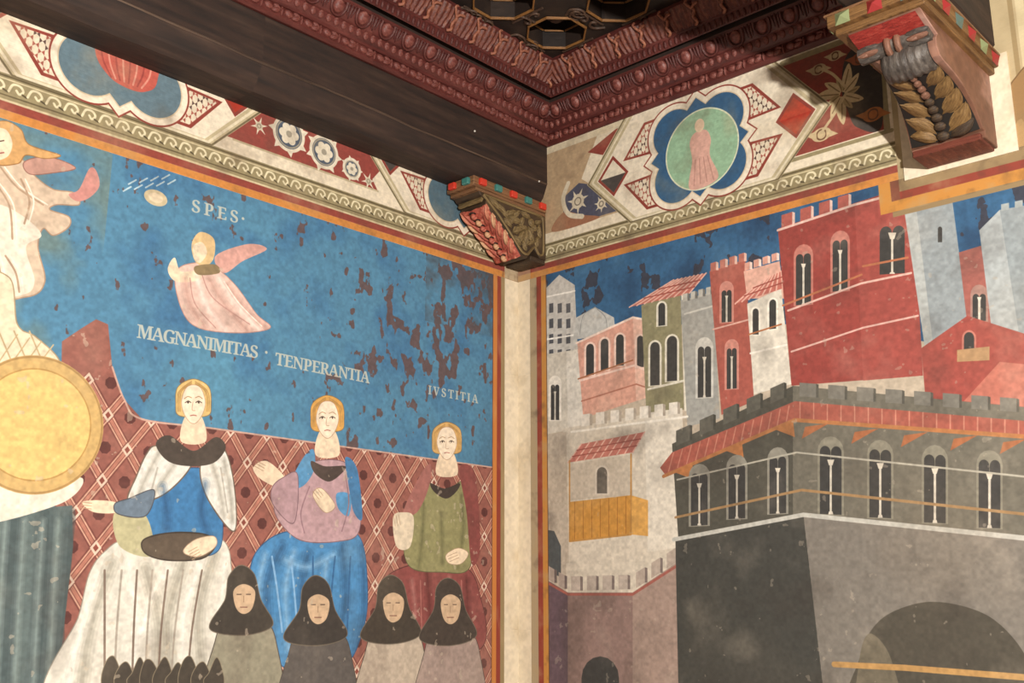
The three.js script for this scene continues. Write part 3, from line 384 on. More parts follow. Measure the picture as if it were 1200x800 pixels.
const oliveM = wood([122, 102, 66], [84, 68, 42], [164, 142, 100], 0.5, 8, 8);
const leafGoldM = wood([120, 92, 54], [84, 62, 36], [150, 122, 80], 0.5, 7, 12);
const greyM = wood([76, 70, 65], [50, 45, 42], [110, 104, 97], 0.5, 8, 8);
const sideM = wood([116, 80, 62], [84, 52, 38], [168, 132, 120], 0.65, 5, 9);
const cavettoM = wood([146, 46, 40], [110, 32, 28], [170, 76, 64], 0.5, 6, 6);
const blockRed = new THREE.MeshStandardMaterial({ color: 0xc83c2c, roughness: 0.3 }), blockTeal = new THREE.MeshStandardMaterial({ color: 0x3f7c76, roughness: 0.3 }), blockGreen = new THREE.MeshStandardMaterial({ color: 0x7c8660, roughness: 0.4 }), blockBlue = new THREE.MeshStandardMaterial({ color: 0x50645e, roughness: 0.4 }), blockRed2 = new THREE.MeshStandardMaterial({ color: 0x8e2c2c, roughness: 0.4 });
const blackM = new THREE.MeshStandardMaterial({ color: 0x17120e, roughness: 0.7 });

// ---------------------------------------------------------------- room shell
const CH = 4.6;   // coffered ceiling level
const uvScale = (g, k) => { const p = g.attributes.position, n = g.attributes.normal, uv = g.attributes.uv; for (let i = 0; i < p.count; i++) { const ax = Math.abs(n.getX(i)), ay = Math.abs(n.getY(i)); if (ay > 0.7) uv.setXY(i, p.getX(i) * k, p.getZ(i) * k); else if (ax > 0.7) uv.setXY(i, p.getZ(i) * k, p.getY(i) * k); else uv.setXY(i, p.getX(i) * k, p.getY(i) * k); } return g; };
struct(mesh('wall_left', uvScale(box(-7.3, 0.3, -0.1, 5.1, -0.3, 0), 0.7), plaster), 'plastered wall carrying the painting of robed figures');
struct(mesh('wall_right', uvScale(box(0, 0.3, -0.1, 5.1, 0, 8.1), 0.7), plaster), 'plastered wall carrying the painting of a town');
const oldWall = new THREE.MeshStandardMaterial({ roughness: 0.9, map: dataTex(256, (x, y) => { const n = fbm(x * 8, y * 8, 4); return [96 + 50 * n, 84 + 44 * n, 72 + 40 * n]; }, true) });
struct(mesh('wall_back', uvScale(box(-7.3, -7, -0.1, 5.1, 0, 8.1), 0.7), oldWall));
struct(mesh('wall_front', uvScale(box(-7, 0, -0.1, 5.1, 7.8, 8.1), 0.7), oldWall));
const floorM = new THREE.MeshStandardMaterial({ roughness: 0.6, map: dataTex(256, (x, y) => { const n = fbm(x * 8, y * 8, 4); return [70 + 24 * n, 58 + 20 * n, 48 + 18 * n]; }, true) });
struct(mesh('floor', uvScale(box(-7, 0, -0.2, 0, 0, 7.8), 0.5), floorM));
struct(mesh('ceiling', uvScale(box(-7, 0, CH + 0.22, CH + 0.4, 0, 7.8), 0.8), cofferM));

// paintings: a thin coat of painted plaster on each wall
function coat(name, geo, W, label, category) { const m = mesh(name, geo, painted(W)); m.material.bumpMap.repeat.set(2, 2); m.material.bumpMap.needsUpdate = true; m.userData.label = label; m.userData.category = category; return m; }
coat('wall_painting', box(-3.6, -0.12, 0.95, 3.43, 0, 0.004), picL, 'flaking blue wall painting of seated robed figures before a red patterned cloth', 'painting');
coat('wall_painting', box(-0.004, 0, 0.95, 3.43, 0.1, 3.7), picR, 'wall painting of a town of red, grey and cream houses under blue sky', 'painting');
coat('frieze_painting', box(-3.6, -0.003, 3.43, 3.93, 0.002, 0.005), frL, 'painted frieze of medallions and leaf scrolls under the dark wooden beam', 'painting');
coat('frieze_painting', box(-0.005, -0.002, 3.43, 4.26, 0.003, 3.7), frR, 'painted frieze with a blue quatrefoil and green disc beneath the red cornice', 'painting');

// ---------------------------------------------------------------- beams
function beam(name, z0, z1, cham, label) {
  const x0 = -7, x1 = 0, N = 90, prof = [[z0, 4.82], [z0, 3.87 + cham[0][1]], ...(cham[0][0] ? [[z0 + cham[0][0], 3.87]] : []), [z1 - cham[1][0], 3.87], [z1 - cham[1][0] * 0.5, 3.87 + cham[1][1] * 0.3], [z1 - 0.004, 3.87 + cham[1][1] * 0.9], [z1, 3.87 + cham[1][1]], [z1, 4.82]];
  const pos = [], uv = [], idx = [], M = prof.length; let acc = [0]; for (let j = 1; j < M; j++) acc.push(acc[j - 1] + Math.hypot(prof[j][0] - prof[j - 1][0], prof[j][1] - prof[j - 1][1]));
  for (let i = 0; i <= N; i++) for (let j = 0; j < M; j++) { const x = lerp(x0, x1, i / N), inner = j > 0 && j < M - 1, e = inner && j > 1 ? (fbm(x * 3 + z0 * 9, j * 3.1, 3) - 0.5) * 0.016 : 0; pos.push(x, prof[j][1] + (j >= M - 2 ? 0 : e * 0.8) , prof[j][0] + (j >= M - 4 && j < M ? e : 0)); uv.push(x * 0.5, acc[j] * 1.0); }
  for (let i = 0; i < N; i++) for (let j = 0; j < M - 1; j++) { const a = i * M + j, b = a + M; idx.push(a, b, a + 1, b, b + 1, a + 1); }
  let g = new THREE.BufferGeometry(); g.setAttribute('position', new THREE.Float32BufferAttribute(pos, 3)); g.setAttribute('uv', new THREE.Float32BufferAttribute(uv, 2)); g.setIndex(idx); g = toCreasedNormals(g, 0.3);
  const m = mesh(name, g, beamM); m.userData.label = label; m.userData.category = 'beam'; return m;
}
const beam1 = beam('ceiling_beam', 0.005, 0.24, [[0, 0], [0.07, 0.12]], 'dark rough wooden beam lying along the wall with robed figures');
beam('ceiling_beam', 2.47, 2.80, [[0.03, 0.03], [0.04, 0.05]], 'dark wooden beam carried by the gold leaf bracket');
beam('ceiling_beam', 5.0, 5.33, [[0.03, 0.03], [0.04, 0.05]], 'dark wooden beam behind, farther into the hall');
{ const l = []; for (let i = 0; i <= 80; i++) { const x = -7 + i * 0.0874; l.push(new THREE.Vector3(x, 3.988 + (fbm(x * 3, 4, 3) - 0.5) * 0.02, 0.238 + (fbm(x * 4, 9, 2) - 0.5) * 0.006)); } mesh('worn_edge', new THREE.TubeGeometry(new THREE.CatmullRomCurve3(l), 240, 0.007, 5, false), wood([84, 66, 54], [50, 38, 30], [118, 98, 80], 0.5, 20, 4), beam1); }
for (const [x, y] of [[-0.08, 3.985], [-0.62, 4.12]]) { const n = mesh('pale_dot', new THREE.SphereGeometry(0.006, 8, 6), new THREE.MeshStandardMaterial({ color: 0xd8d4cc, roughness: 0.3 }), beam1); n.position.set(x, y, 0.242); }  // two small pale dots on the beam face

// ---------------------------------------------------------------- cornice of the bay between the beams
const Z0 = 0.245, Z1 = 2.465;
const profA = [[0, 4.222], [0.014, 4.222], [0.03, 4.236], [0.034, 4.262], [0.03, 4.284], [0.042, 4.286], [0.045, 4.298], [0.05, 4.303], [0.06, 4.32], [0.064, 4.345], [0.074, 4.349], [0.078, 4.36], [0.09, 4.372], [0.103, 4.392], [0.107, 4.41], [0.118, 4.412], [0.121, 4.424], [0.123, 4.43]];
const profG = [[0.123, 4.43], [0.123, 4.52], [0.178, 4.52], [0.178, 4.428]];
const profB = [[0.178, 4.428], [0.184, 4.42], [0.19, 4.425], [0.2, 4.462], [0.21, 4.466], [0.214, 4.478], [0.22, 4.482], [0.224, 4.496], [0.232, 4.52], [0.25, 4.545], [0.268, 4.558], [0.27, 4.575], [0.278, 4.58], [0.278, 4.602]];
const XE = -7;
const runPoint = { // position on a run from (t along, o out, y)
  trim_1: (t, o, y) => [lerp(XE + o, -o, t), y, Z0 + o], trim_2: (t, o, y) => [-o, y, lerp(Z0 + o, Z1 - o, t)],
  trim_3: (t, o, y) => [lerp(-o, XE + o, t), y, Z1 - o], trim_4: (t, o, y) => [XE + o, y, lerp(Z1 - o, Z0 + o, t)] };
function sweep(f, prof, N) {
  const pos = [], uv = [], idx = [], M = prof.length;
  for (let i = 0; i <= N; i++) for (let j = 0; j < M; j++) { const p = f(i / N, prof[j][0], prof[j][1]); pos.push(...p); uv.push((p[0] + p[2]) * 0.9, j * 0.07); }
  for (let i = 0; i < N; i++) for (let j = 0; j < M - 1; j++) { const a = i * M + j, b = a + M; idx.push(a, b, a + 1, b, b + 1, a + 1); }
  const g = new THREE.BufferGeometry(); g.setAttribute('position', new THREE.Float32BufferAttribute(pos, 3)); g.setAttribute('uv', new THREE.Float32BufferAttribute(uv, 2)); g.setIndex(idx); return toCreasedNormals(g, 0.5);
}
const merge = (l) => { const q = l.map((g) => { const n = g.index ? g.toNonIndexed() : g; for (const k of Object.keys(n.attributes)) if (!['position', 'normal', 'uv'].includes(k)) n.deleteAttribute(k); return n; }); return mergeGeometries(q); };
function ell(rx, ry, rz, x = 0, y = 0, z = 0, ws = 10, hs = 7, rot) { const g = new THREE.SphereGeometry(1, ws, hs); g.scale(rx, ry, rz); if (rot) g.rotateZ(rot); g.translate(x, y, z); return g; }
// ornament shapes: local x along the run, y up the slope, z out of the moulding
const eggG = ell(0.03, 0.036, 0.02, 0, 0, 0, 12, 8);
const shellG = (() => { const c = new THREE.CatmullRomCurve3([[-0.04, 0.034, 0.004], [-0.043, 0, 0.006], [-0.026, -0.036, 0.006], [0, -0.044, 0.006], [0.026, -0.036, 0.006], [0.043, 0, 0.006], [0.04, 0.034, 0.004]].map((p) => new THREE.Vector3(...p))); return new THREE.TubeGeometry(c, 14, 0.0075, 5, false); })();
const dartG = merge([ell(0.008, 0.04, 0.011, 0, 0, 0, 6, 6), ell(0.006, 0.034, 0.009, -0.017, 0.004, 0, 6, 5, 0.12), ell(0.006, 0.034, 0.009, 0.017, 0.004, 0, 6, 5, -0.12)]);
const tongueG = ell(0.016, 0.021, 0.01, 0, 0, 0, 8, 6);
const toothG = ell(0.011, 0.022, 0.009, 0, 0, 0, 7, 6);
const beadG = merge([ell(0.026, 0.018, 0.016, -0.026, 0.002, 0, 8, 6, -0.25), ell(0.024, 0.014, 0.014, 0.014, -0.006, 0.003, 8, 6, 0.35), ell(0.022, 0.012, 0.013, 0.02, 0.013, 0, 8, 6, -0.3), ell(0.007, 0.024, 0.016, 0.046, 0, 0, 6, 6)]);
function acanthus() { // broad ribbed leaf with a curled, veined rim
  const U = 22, V = 8, pos = [], uv = [], idx = [];
  for (let i = 0; i <= U; i++) for (let j = 0; j <= V; j++) { const a = i / U * 2 - 1, b = j / V, w = 0.082 * (0.82 + 0.25 * Math.sin(b * Math.PI * 0.7)), rib = 0.0065 * Math.cos(a * Math.PI * 5) * (1 - b * 0.3); pos.push(a * w, -0.06 + b * 0.125 - 0.012 * a * a * b, 0.012 + rib + 0.016 * (1 - a * a) * Math.sin(b * 2.2) + 0.01 * b * b); uv.push(a, b); }
  for (let i = 0; i < U; i++) for (let j = 0; j < V; j++) { const a = i * (V + 1) + j, b = a + V + 1; idx.push(a, b, a + 1, b, b + 1, a + 1); }
  const g = new THREE.BufferGeometry(); g.setAttribute('position', new THREE.Float32BufferAttribute(pos, 3)); g.setAttribute('uv', new THREE.Float32BufferAttribute(uv, 2)); g.setIndex(idx); g.computeVertexNormals(); return g;
}
const acG = acanthus();
const curlG = (() => { const tb = (l, r) => new THREE.TubeGeometry(new THREE.CatmullRomCurve3(l.map((p) => new THREE.Vector3(...p))), 10, r, 5, false); return merge([tb([[-0.012, -0.062, 0.014], [0.006, -0.05, 0.024], [-0.004, -0.02, 0.03], [0.012, 0.01, 0.03], [0.0, 0.03, 0.032]], 0.0095), tb([[0.002, 0.02, 0.032], [0.022, 0.036, 0.036], [0.048, 0.04, 0.038]], 0.008), tb([[0, 0.026, 0.032], [-0.014, 0.048, 0.034], [-0.022, 0.064, 0.032], [-0.008, 0.072, 0.03]], 0.008)]); })();
const cornices = {};
for (const [name, f] of Object.entries(runPoint)) {
  const g = new THREE.Group(); g.name = name; scene.add(g); cornices[name] = g;
  struct(g, { trim_1: 'carved red wooden cornice along the dark beam', trim_2: 'carved red wooden cornice above the green disc frieze', trim_3: 'plain red cornice along the beam on the gold bracket', trim_4: 'plain red cornice at the far end of the bay' }[name]);
  const N = name === 'trim_2' || name === 'trim_4' ? 12 : 36;
  mesh('lower_moulding', sweep(f, profA, N), redM, g); mesh('groove', sweep(f, profG, N), beamM, g); mesh('upper_moulding', sweep(f, profB, N), redM, g);
}
function place(name, geo, mat, run, s, o, y, slope) { // s: metres from the mitred corner
  const m = mesh(name, geo, mat, cornices[run]);
  const out = run === 'trim_1' ? new THREE.Vector3(0, 0, 1) : new THREE.Vector3(-1, 0, 0), along = run === 'trim_1' ? new THREE.Vector3(1, 0, 0) : new THREE.Vector3(0, 0, 1);
  const up = new THREE.Vector3(0, Math.cos(slope), 0).addScaledVector(out, Math.sin(slope)), nrm = new THREE.Vector3().crossVectors(along, up);
  if (nrm.dot(out) < 0) nrm.negate();
  m.quaternion.setFromRotationMatrix(new THREE.Matrix4().makeBasis(new THREE.Vector3().crossVectors(up, nrm), up, nrm));
  if (run === 'trim_1') m.position.set(-o - s, y, Z0 + o); else m.position.set(-o, y, Z0 + o + s);
  return m;
}
for (const [run, len] of [['trim_1', 3.1], ['trim_2', 2.2]]) {
  for (let s = 0.05; s < len - 0.09; s += 0.112) place('bead_leaf', beadG, redLitM, run, s, 0.034, 4.26, 0.1);
  for (let s = 0.02; s < len - 0.14; s += 0.046) place('tongue', tongueG, redLitM, run, s, 0.061, 4.325, 0.35);
  for (let s = 0.045, i = 0; s < len - 0.24; s += 0.152, i++) { const e = place('egg', eggG, redLitM, run, s, 0.098, 4.388, 0.62); mesh('shell_rim', shellG, redM, e); place('dart', dartG, redM, run, s + 0.076, 0.1, 4.389, 0.62); }
  for (let s = 0.015; s < len - 0.38; s += 0.034) place('tooth', toothG, redM, run, s, 0.196, 4.443, 0.3);
  for (let s = 0.07; s < len - 0.5; s += 0.165) { const a = place('acanthus_leaf', acG, leafRedM, run, s, 0.236, 4.53, 0.55); const c = mesh('curled_rib', curlG, curlM, a); c.position.set(-0.082, 0, 0.006); }
}

// ---------------------------------------------------------------- coffered ceiling between the beams
{
  const g = group('coffered_ceiling', -0.5, CH, 1.3, 'dark carved coffered ceiling with gilded octagonal rims inside the cornice', 'ceiling');
  const x0 = XE + 0.27, x1 = -0.27, z0 = Z0 + 0.27, z1 = Z1 - 0.27, cx = [], cz = [], R = 0.155;
  for (let k = 0; k < 4; k++) cz.push(z0 + 0.21 + k * (z1 - z0 - 0.42) / 3);
  for (let i = 0; i < 5; i++) cx.push(x1 - 0.21 - i * 0.42);
  const oct = (r, k = 0.4142) => [[-r, -r * k], [-r * k, -r], [r * k, -r], [r, -r * k], [r, r * k], [r * k, r], [-r * k, r], [-r, r * k]];
  const sh = new THREE.Shape(); sh.moveTo(x0, -z0); sh.lineTo(x1, -z0); sh.lineTo(x1, -z1); sh.lineTo(x0, -z1); sh.closePath();
  for (const a of cx) for (const b of cz) { const h = new THREE.Path(); oct(R).forEach(([p, q], i) => (i ? h.lineTo(a + p, -(b + q)) : h.moveTo(a + p, -(b + q)))); h.closePath(); sh.holes.push(h); }
  const slab = new THREE.ExtrudeGeometry(sh, { depth: 0.16, bevelEnabled: false }); slab.rotateX(-Math.PI / 2); slab.translate(0.5, 0, -1.3); mesh('carved_field', slab, cofferM, g);
  const back = box(x0, x1, 0.16, 0.19, z0, z1); back.translate(0.5, 0, -1.3); mesh('coffer_panel', back, cofferM, g);
  const lipG = rbox(2 * R * 0.4142 + 0.01, 0.014, 0.01, 0.003, 1), rimG = rbox(2 * R * 0.4142 * 0.86, 0.01, 0.009, 0.003, 1);
  const bossG = merge([new THREE.CylinderGeometry(0.05, 0.06, 0.05, 8), ell(0.045, 0.03, 0.045, 0, -0.03, 0, 8, 6)]);
  const filG = rbox(0.22, 0.012, 0.012, 0.003, 1), rosG = merge(Array.from({ length: 8 }, (_, k) => { const e = ell(0.05, 0.016, 0.022, 0.075, 0, 0, 7, 5); e.rotateY(k * Math.PI / 4); return e; }));
  const curl = new THREE.TubeGeometry(new THREE.CatmullRomCurve3([[-0.07, 0, 0], [-0.03, 0, 0.035], [0.02, -0.006, 0.02], [0.03, -0.008, -0.015], [0.005, -0.006, -0.02], [0, -0.004, 0]].map((p) => new THREE.Vector3(...p))), 14, 0.008, 5, false);
  for (const a of cx) for (const b of cz) {
    const pts = oct(R);
    for (let k = 0; k < 8; k++) { const p = pts[k], q = pts[(k + 1) % 8], mx = (p[0] + q[0]) / 2, mz = (p[1] + q[1]) / 2; const l = mesh('gilded_rim', lipG, goldM, g); l.position.set(a + 0.5 + mx, -0.008, b - 1.3 + mz); l.rotation.y = -Math.atan2(q[1] - p[1], q[0] - p[0]); const r2 = mesh('inner_rim', rimG, goldM, g); r2.position.set(a + 0.5 + mx * 0.9, 0.09, b - 1.3 + mz * 0.9); r2.rotation.y = l.rotation.y; }
    const bs = mesh('boss', bossG, carveM, g); bs.position.set(a + 0.5, 0.12, b - 1.3); const rs = mesh('rosette', rosG, carveM, g); rs.position.set(a + 0.5, 0.135, b - 1.3);
    const f1 = mesh('fillet', filG, carveM, g); f1.position.set(a + 0.5, -0.004, b - 1.3 - 0.183); const f2 = mesh('fillet', filG, carveM, g); f2.position.set(a + 0.5 + 0.183, -0.004, b - 1.3); f2.rotation.y = Math.PI / 2;
    for (const [sx, sz] of [[1, 1], [-1, 1]]) { const c = mesh('carved_scroll', curl, carveM, g); c.position.set(a + 0.5 + sx * 0.21, -0.004, b - 1.3 - 0.0 + sz * 0.0 + (sx > 0 ? 0.03 : -0.04)); c.rotation.y = rnd() * 6; }
    for (let k = 0; k < 5; k++) { const c = mesh('carved_scroll', curl, carveM, g); c.position.set(a + 0.5 + (rnd() - 0.5) * 0.2, -0.004, b - 1.3 - 0.205 + (rnd() - 0.5) * 0.03); c.rotation.y = rnd() * 6; }
  }
}

// ---------------------------------------------------------------- carved brackets
// local frame: x = -(distance out from the right wall), y up from the bracket's foot, z across
function curvePts(ctrl, n) { return new THREE.CatmullRomCurve3(ctrl.map(([a, b]) => new THREE.Vector3(a, b, 0)), false, 'centripetal').getSpacedPoints(n); }
function makeFace(ctrl) { // face curve from top (s = 0) to foot (s = 1): point and outward normal
  const c = new THREE.CatmullRomCurve3(ctrl.map(([a, b]) => new THREE.Vector3(a, b, 0)), false, 'centripetal'); c.arcLengthDivisions = 200;
  return (s) => { s = clamp(s, 0, 1); const p = c.getPointAt(s), t = c.getTangentAt(s); return { p, n: new THREE.Vector3(t.y, -t.x, 0) }; };
}
const same = (s, z) => z;
function faceStrip(face, hw, hfun, S = 24, T = 8, s0 = 0, s1 = 1, zm = same) {
  const pos = [], uv = [], idx = [];
  for (let i = 0; i <= S; i++) for (let j = 0; j <= T; j++) { const s = lerp(s0, s1, i / S), w = j / T * 2 - 1, { p, n } = face(s), h = hfun(s, w); pos.push(p.x + n.x * h, p.y + n.y * h, zm(s, w * hw)); uv.push(w, s * 3); }
  for (let i = 0; i < S; i++) for (let j = 0; j < T; j++) { const a = i * (T + 1) + j, b = a + T + 1; idx.push(a, b, a + 1, b, b + 1, a + 1); }
  const g = new THREE.BufferGeometry(); g.setAttribute('position', new THREE.Float32BufferAttribute(pos, 3)); g.setAttribute('uv', new THREE.Float32BufferAttribute(uv, 2)); g.setIndex(idx); g.computeVertexNormals(); return g;
}
function lobeGeo(face, hw, s0, w0, s1, w1, half, lift, veins = 5, zm = same, L = 0.42, A = 12, B = 8) { // a leaf lobe lying on the face, from its root (s0, w0) to its tip (s1, w1)
  const pos = [], uv = [], idx = []; // L: metres of face length, for even widths
  const du = (w1 - w0) * hw, ds = (s1 - s0) * L, ln = Math.hypot(du, ds), nx = -ds / ln, ns = du / ln;
  for (let i = 0; i <= A; i++) for (let j = 0; j <= B; j++) {
    const a = i / A, b = j / B * 2 - 1, wd = half * Math.pow(Math.sin(Math.PI * Math.pow(a * 0.94 + 0.04, 0.85)), 0.75), bow = 0.25 * half * Math.sin(a * Math.PI);
    const z = w0 * hw + du * a + nx * (b * wd + bow), s = s0 + (ds * a + ns * (b * wd + bow)) / L, { p, n } = face(s);
    const h = 0.002 + lift * (1 - b * b) * Math.sin(Math.PI * (0.12 + a * 0.82)) + lift * 0.16 * Math.cos(b * Math.PI * veins) * (1 - Math.abs(b)) - (Math.abs(b) > 0.95 ? 0.006 : 0);
    pos.push(p.x + n.x * h, p.y + n.y * h, zm(s, clamp(z, -hw * 1.04, hw * 1.04))); uv.push(a, b);
  }
  for (let i = 0; i < A; i++) for (let j = 0; j < B; j++) { const a = i * (B + 1) + j, b = a + B + 1; idx.push(a, b, a + 1, b, b + 1, a + 1); }
  const g = new THREE.BufferGeometry(); g.setAttribute('position', new THREE.Float32BufferAttribute(pos, 3)); g.setAttribute('uv', new THREE.Float32BufferAttribute(uv, 2)); g.setIndex(idx); g.computeVertexNormals(); return g;
}
function bodyGeo(outline, hw) { const s = new THREE.Shape(); outline.forEach(([a, b], i) => (i ? s.lineTo(a, b) : s.moveTo(a, b))); s.closePath(); const g = new THREE.ExtrudeGeometry(s, { depth: 2 * hw, bevelEnabled: true, bevelSize: 0.003, bevelThickness: 0.003, bevelSegments: 1 }); g.translate(0, 0, -hw); return g; }
function petal(l, w, h) { // pointed carved leaf with a ridge and side veins, lying in the xy plane
  const A = 10, B = 6, pos = [], uv = [], idx = [];
  for (let i = 0; i <= A; i++) for (let j = 0; j <= B; j++) { const a = i / A, b = j / B * 2 - 1, wd = w * Math.pow(Math.sin(Math.PI * Math.pow(a, 0.75)), 0.9) * (1 + 0.16 * Math.cos(a * 20)), z = Math.abs(b) > 0.99 ? -0.004 : h * (1 - b * b) * (0.45 + 0.55 * Math.sin(a * Math.PI)) - 0.3 * h * Math.exp(-b * b * 60) + 0.12 * h * Math.cos(a * 26 + Math.abs(b) * 5); pos.push((a * 2 - 1) * l, b * wd + 0.25 * w * Math.sin(a * 3), z); uv.push(a, b); }
  for (let i = 0; i < A; i++) for (let j = 0; j < B; j++) { const a = i * (B + 1) + j, b = a + B + 1; idx.push(a, b, a + 1, b, b + 1, a + 1); }
  const g = new THREE.BufferGeometry(); g.setAttribute('position', new THREE.Float32BufferAttribute(pos, 3)); g.setAttribute('uv', new THREE.Float32BufferAttribute(uv, 2)); g.setIndex(idx); g.computeVertexNormals(); return g;
}
const cubeBlock = rbox(0.052, 0.04, 0.026, 0.008, 2);
const pyramid = (() => { const g = new THREE.ConeGeometry(0.044, 0.022, 4, 1).toNonIndexed(); g.rotateY(Math.PI / 4); g.rotateX(Math.PI / 2); g.computeVertexNormals(); g.scale(1, 0.85, 1); return g; })();
function blocks(g, P, y, W, nSide, nFront, mats, geo, prot) {
  let k = 0;
  for (let i = 0; i < nFront; i++) { const b = mesh('coloured_block', geo, mats[k++ % mats.length], g); b.position.set(-P - prot, y, W * ((i + 0.5) / nFront * 2 - 1)); b.rotation.y = -Math.PI / 2; }
  for (const s of [1, -1]) { if (s < 0 && geo !== pyramid) break; k = 0; for (let i = 0; i < nSide; i++) { const b = mesh('coloured_block', geo, mats[k++ % mats.length], g); b.position.set(-P + 0.065 + i * (P - 0.1) / (nSide - 1 || 1) * 0.985, y, s * (W + prot)); if (s < 0) b.rotation.y = Math.PI; } }
}
{ // bracket in the corner: pink leaf, olive carved flank
  const FY = 3.49, zc = 0.127, hw = 0.1, g = group('bracket', -0.006, FY, zc, 'carved corner bracket with pink leaf front and red and teal blocks', 'bracket');
  const top = 3.865 - FY, capH = 0.06;
  const cap = rbox(0.61, capH, 0.216, 0.006); cap.translate(-0.306, top - capH / 2, 0); mesh('cap', cap, capM, g);
  const fil = rbox(0.585, 0.02, 0.204, 0.004); fil.translate(-0.294, top - capH - 0.01, 0); mesh('cap_moulding', fil, capM, g);
  blocks(g, 0.612, top - 0.028, 0.108, 5, 2, [blockRed, blockTeal], cubeBlock, 0.006);
  const ctrl = [[-0.505, 0.235], [-0.47, 0.205], [-0.41, 0.165], [-0.335, 0.11], [-0.265, 0.055], [-0.215, 0.005]], face = makeFace(ctrl);
  const outl = [[-0.001, top - capH - 0.02], [-0.56, top - capH - 0.02], [-0.545, top - capH - 0.034], [-0.5, 0.262], ...curvePts(ctrl, 10).map((p) => [p.x, p.y]), [-0.17, 0.0], [-0.1, 0.075], [-0.05, 0.03], [-0.001, 0.03]];
  mesh('body', bodyGeo(outl, hw - 0.004), darkWoodM, g);
  const cav = rbox(0.02, 0.035, 0.18, 0.004); cav.rotateZ(-0.5); cav.translate(-0.525, 0.262, 0); mesh('neck', cav, oliveM, g);
  const leaf = mesh('leaf_front', faceStrip(face, hw, (s, w) => 0.012 + 0.012 * (1 - w * w) + 0.006 * Math.cos(w * 9), 20, 10), pinkM, g);
  for (let i = 0; i < 5; i++) for (const s of [-1, 1]) { const lb = mesh('leaf_lobe', lobeGeo(face, hw, 0.36 + i * 0.16, s * 0.16, -0.02 + i * 0.17, s * 0.86, 0.03, 0.03, 2), pinkM, leaf); lb.name = 'leaf_lobe'; mesh('leaf_edge', lobeGeo(face, hw, 0.26 + i * 0.165, s * 0.62, 0.0 + i * 0.17, s * 0.98, 0.013, 0.034, 1), i % 2 ? creamM : peachM, leaf); }
  for (let i = 0; i < 8; i++) { const { p, n } = face(0.1 + i * 0.12); const b = mesh('spine_bead', ell(0.016, 0.022, 0.017, 0, 0, 0, 8, 6), i % 2 ? creamM : pinkM, leaf); b.position.set(p.x + n.x * 0.034, p.y + n.y * 0.034, 0); b.rotation.z = Math.atan2(n.y, n.x); const k = mesh('spine_ring', new THREE.TorusGeometry(0.017, 0.004, 5, 10), blackM, leaf); k.position.set(p.x + n.x * 0.03 + n.y * 0.018, p.y + n.y * 0.03 - n.x * 0.018, 0); k.rotation.set(Math.PI / 2, 0, 0); k.rotation.z = 0; }
  // carved flank
  const fl = mesh('flank_border', new THREE.TubeGeometry(new THREE.CatmullRomCurve3([[-0.53, 0.285], [-0.03, 0.285], [-0.025, 0.06], [-0.06, 0.04], [-0.1, 0.09], [-0.165, 0.02], [-0.21, 0.03], [-0.3, 0.11], [-0.4, 0.195], [-0.48, 0.25], [-0.53, 0.283]].map(([a, b]) => new THREE.Vector3(a, b, hw)), false, 'catmullrom', 0.1), 60, 0.008, 6, false), oliveM, g);
  const flip = (g2) => g2;
  for (const [x, y, l, w, r] of [[-0.43, 0.25, 0.05, 0.014, -0.5], [-0.37, 0.225, 0.05, 0.013, -0.65], [-0.3, 0.235, 0.045, 0.016, 0.5], [-0.27, 0.2, 0.04, 0.02, -0.2], [-0.24, 0.15, 0.045, 0.019, 0.5], [-0.21, 0.12, 0.045, 0.016, 1.1], [-0.17, 0.13, 0.045, 0.015, 1.5], [-0.135, 0.15, 0.04, 0.015, 2.0], [-0.2, 0.17, 0.03, 0.016, 0.1], [-0.25, 0.245, 0.03, 0.015, 0.9], [-0.18, 0.255, 0.035, 0.013, -0.3], [-0.08, 0.12, 0.03, 0.012, 1.4], [-0.06, 0.19, 0.035, 0.012, 1.7], [-0.25, 0.085, 0.03, 0.012, -0.7], [-0.33, 0.17, 0.03, 0.014, -0.6], [-0.21, 0.21, 0.03, 0.016, 1.2], [-0.07, 0.24, 0.025, 0.012, 0.4], [-0.13, 0.1, 0.035, 0.012, 0.5], [-0.19, 0.075, 0.03, 0.012, 1.9]]) { const m = mesh('carved_leaf', petal(l * 1.25, w * 1.25, 0.02), oliveM, g); m.position.set(x, y, hw); m.rotation.z = r; }
  for (const [x, y, r] of [[-0.13, 0.225, 0.022], [-0.1, 0.2, 0.016], [-0.125, 0.18, 0.014], [-0.3, 0.19, 0.014]]) { const m = mesh('carved_flower', merge([ell(r, r, 0.014), new THREE.TorusGeometry(r * 1.05, 0.004, 5, 12)]), oliveM, g); m.position.set(x, y, hw + 0.002); }
  const base = rbox(0.13, 0.03, 0.19, 0.005); base.translate(-0.066, 0.012, 0); mesh('foot', base, darkWoodM, g);
}
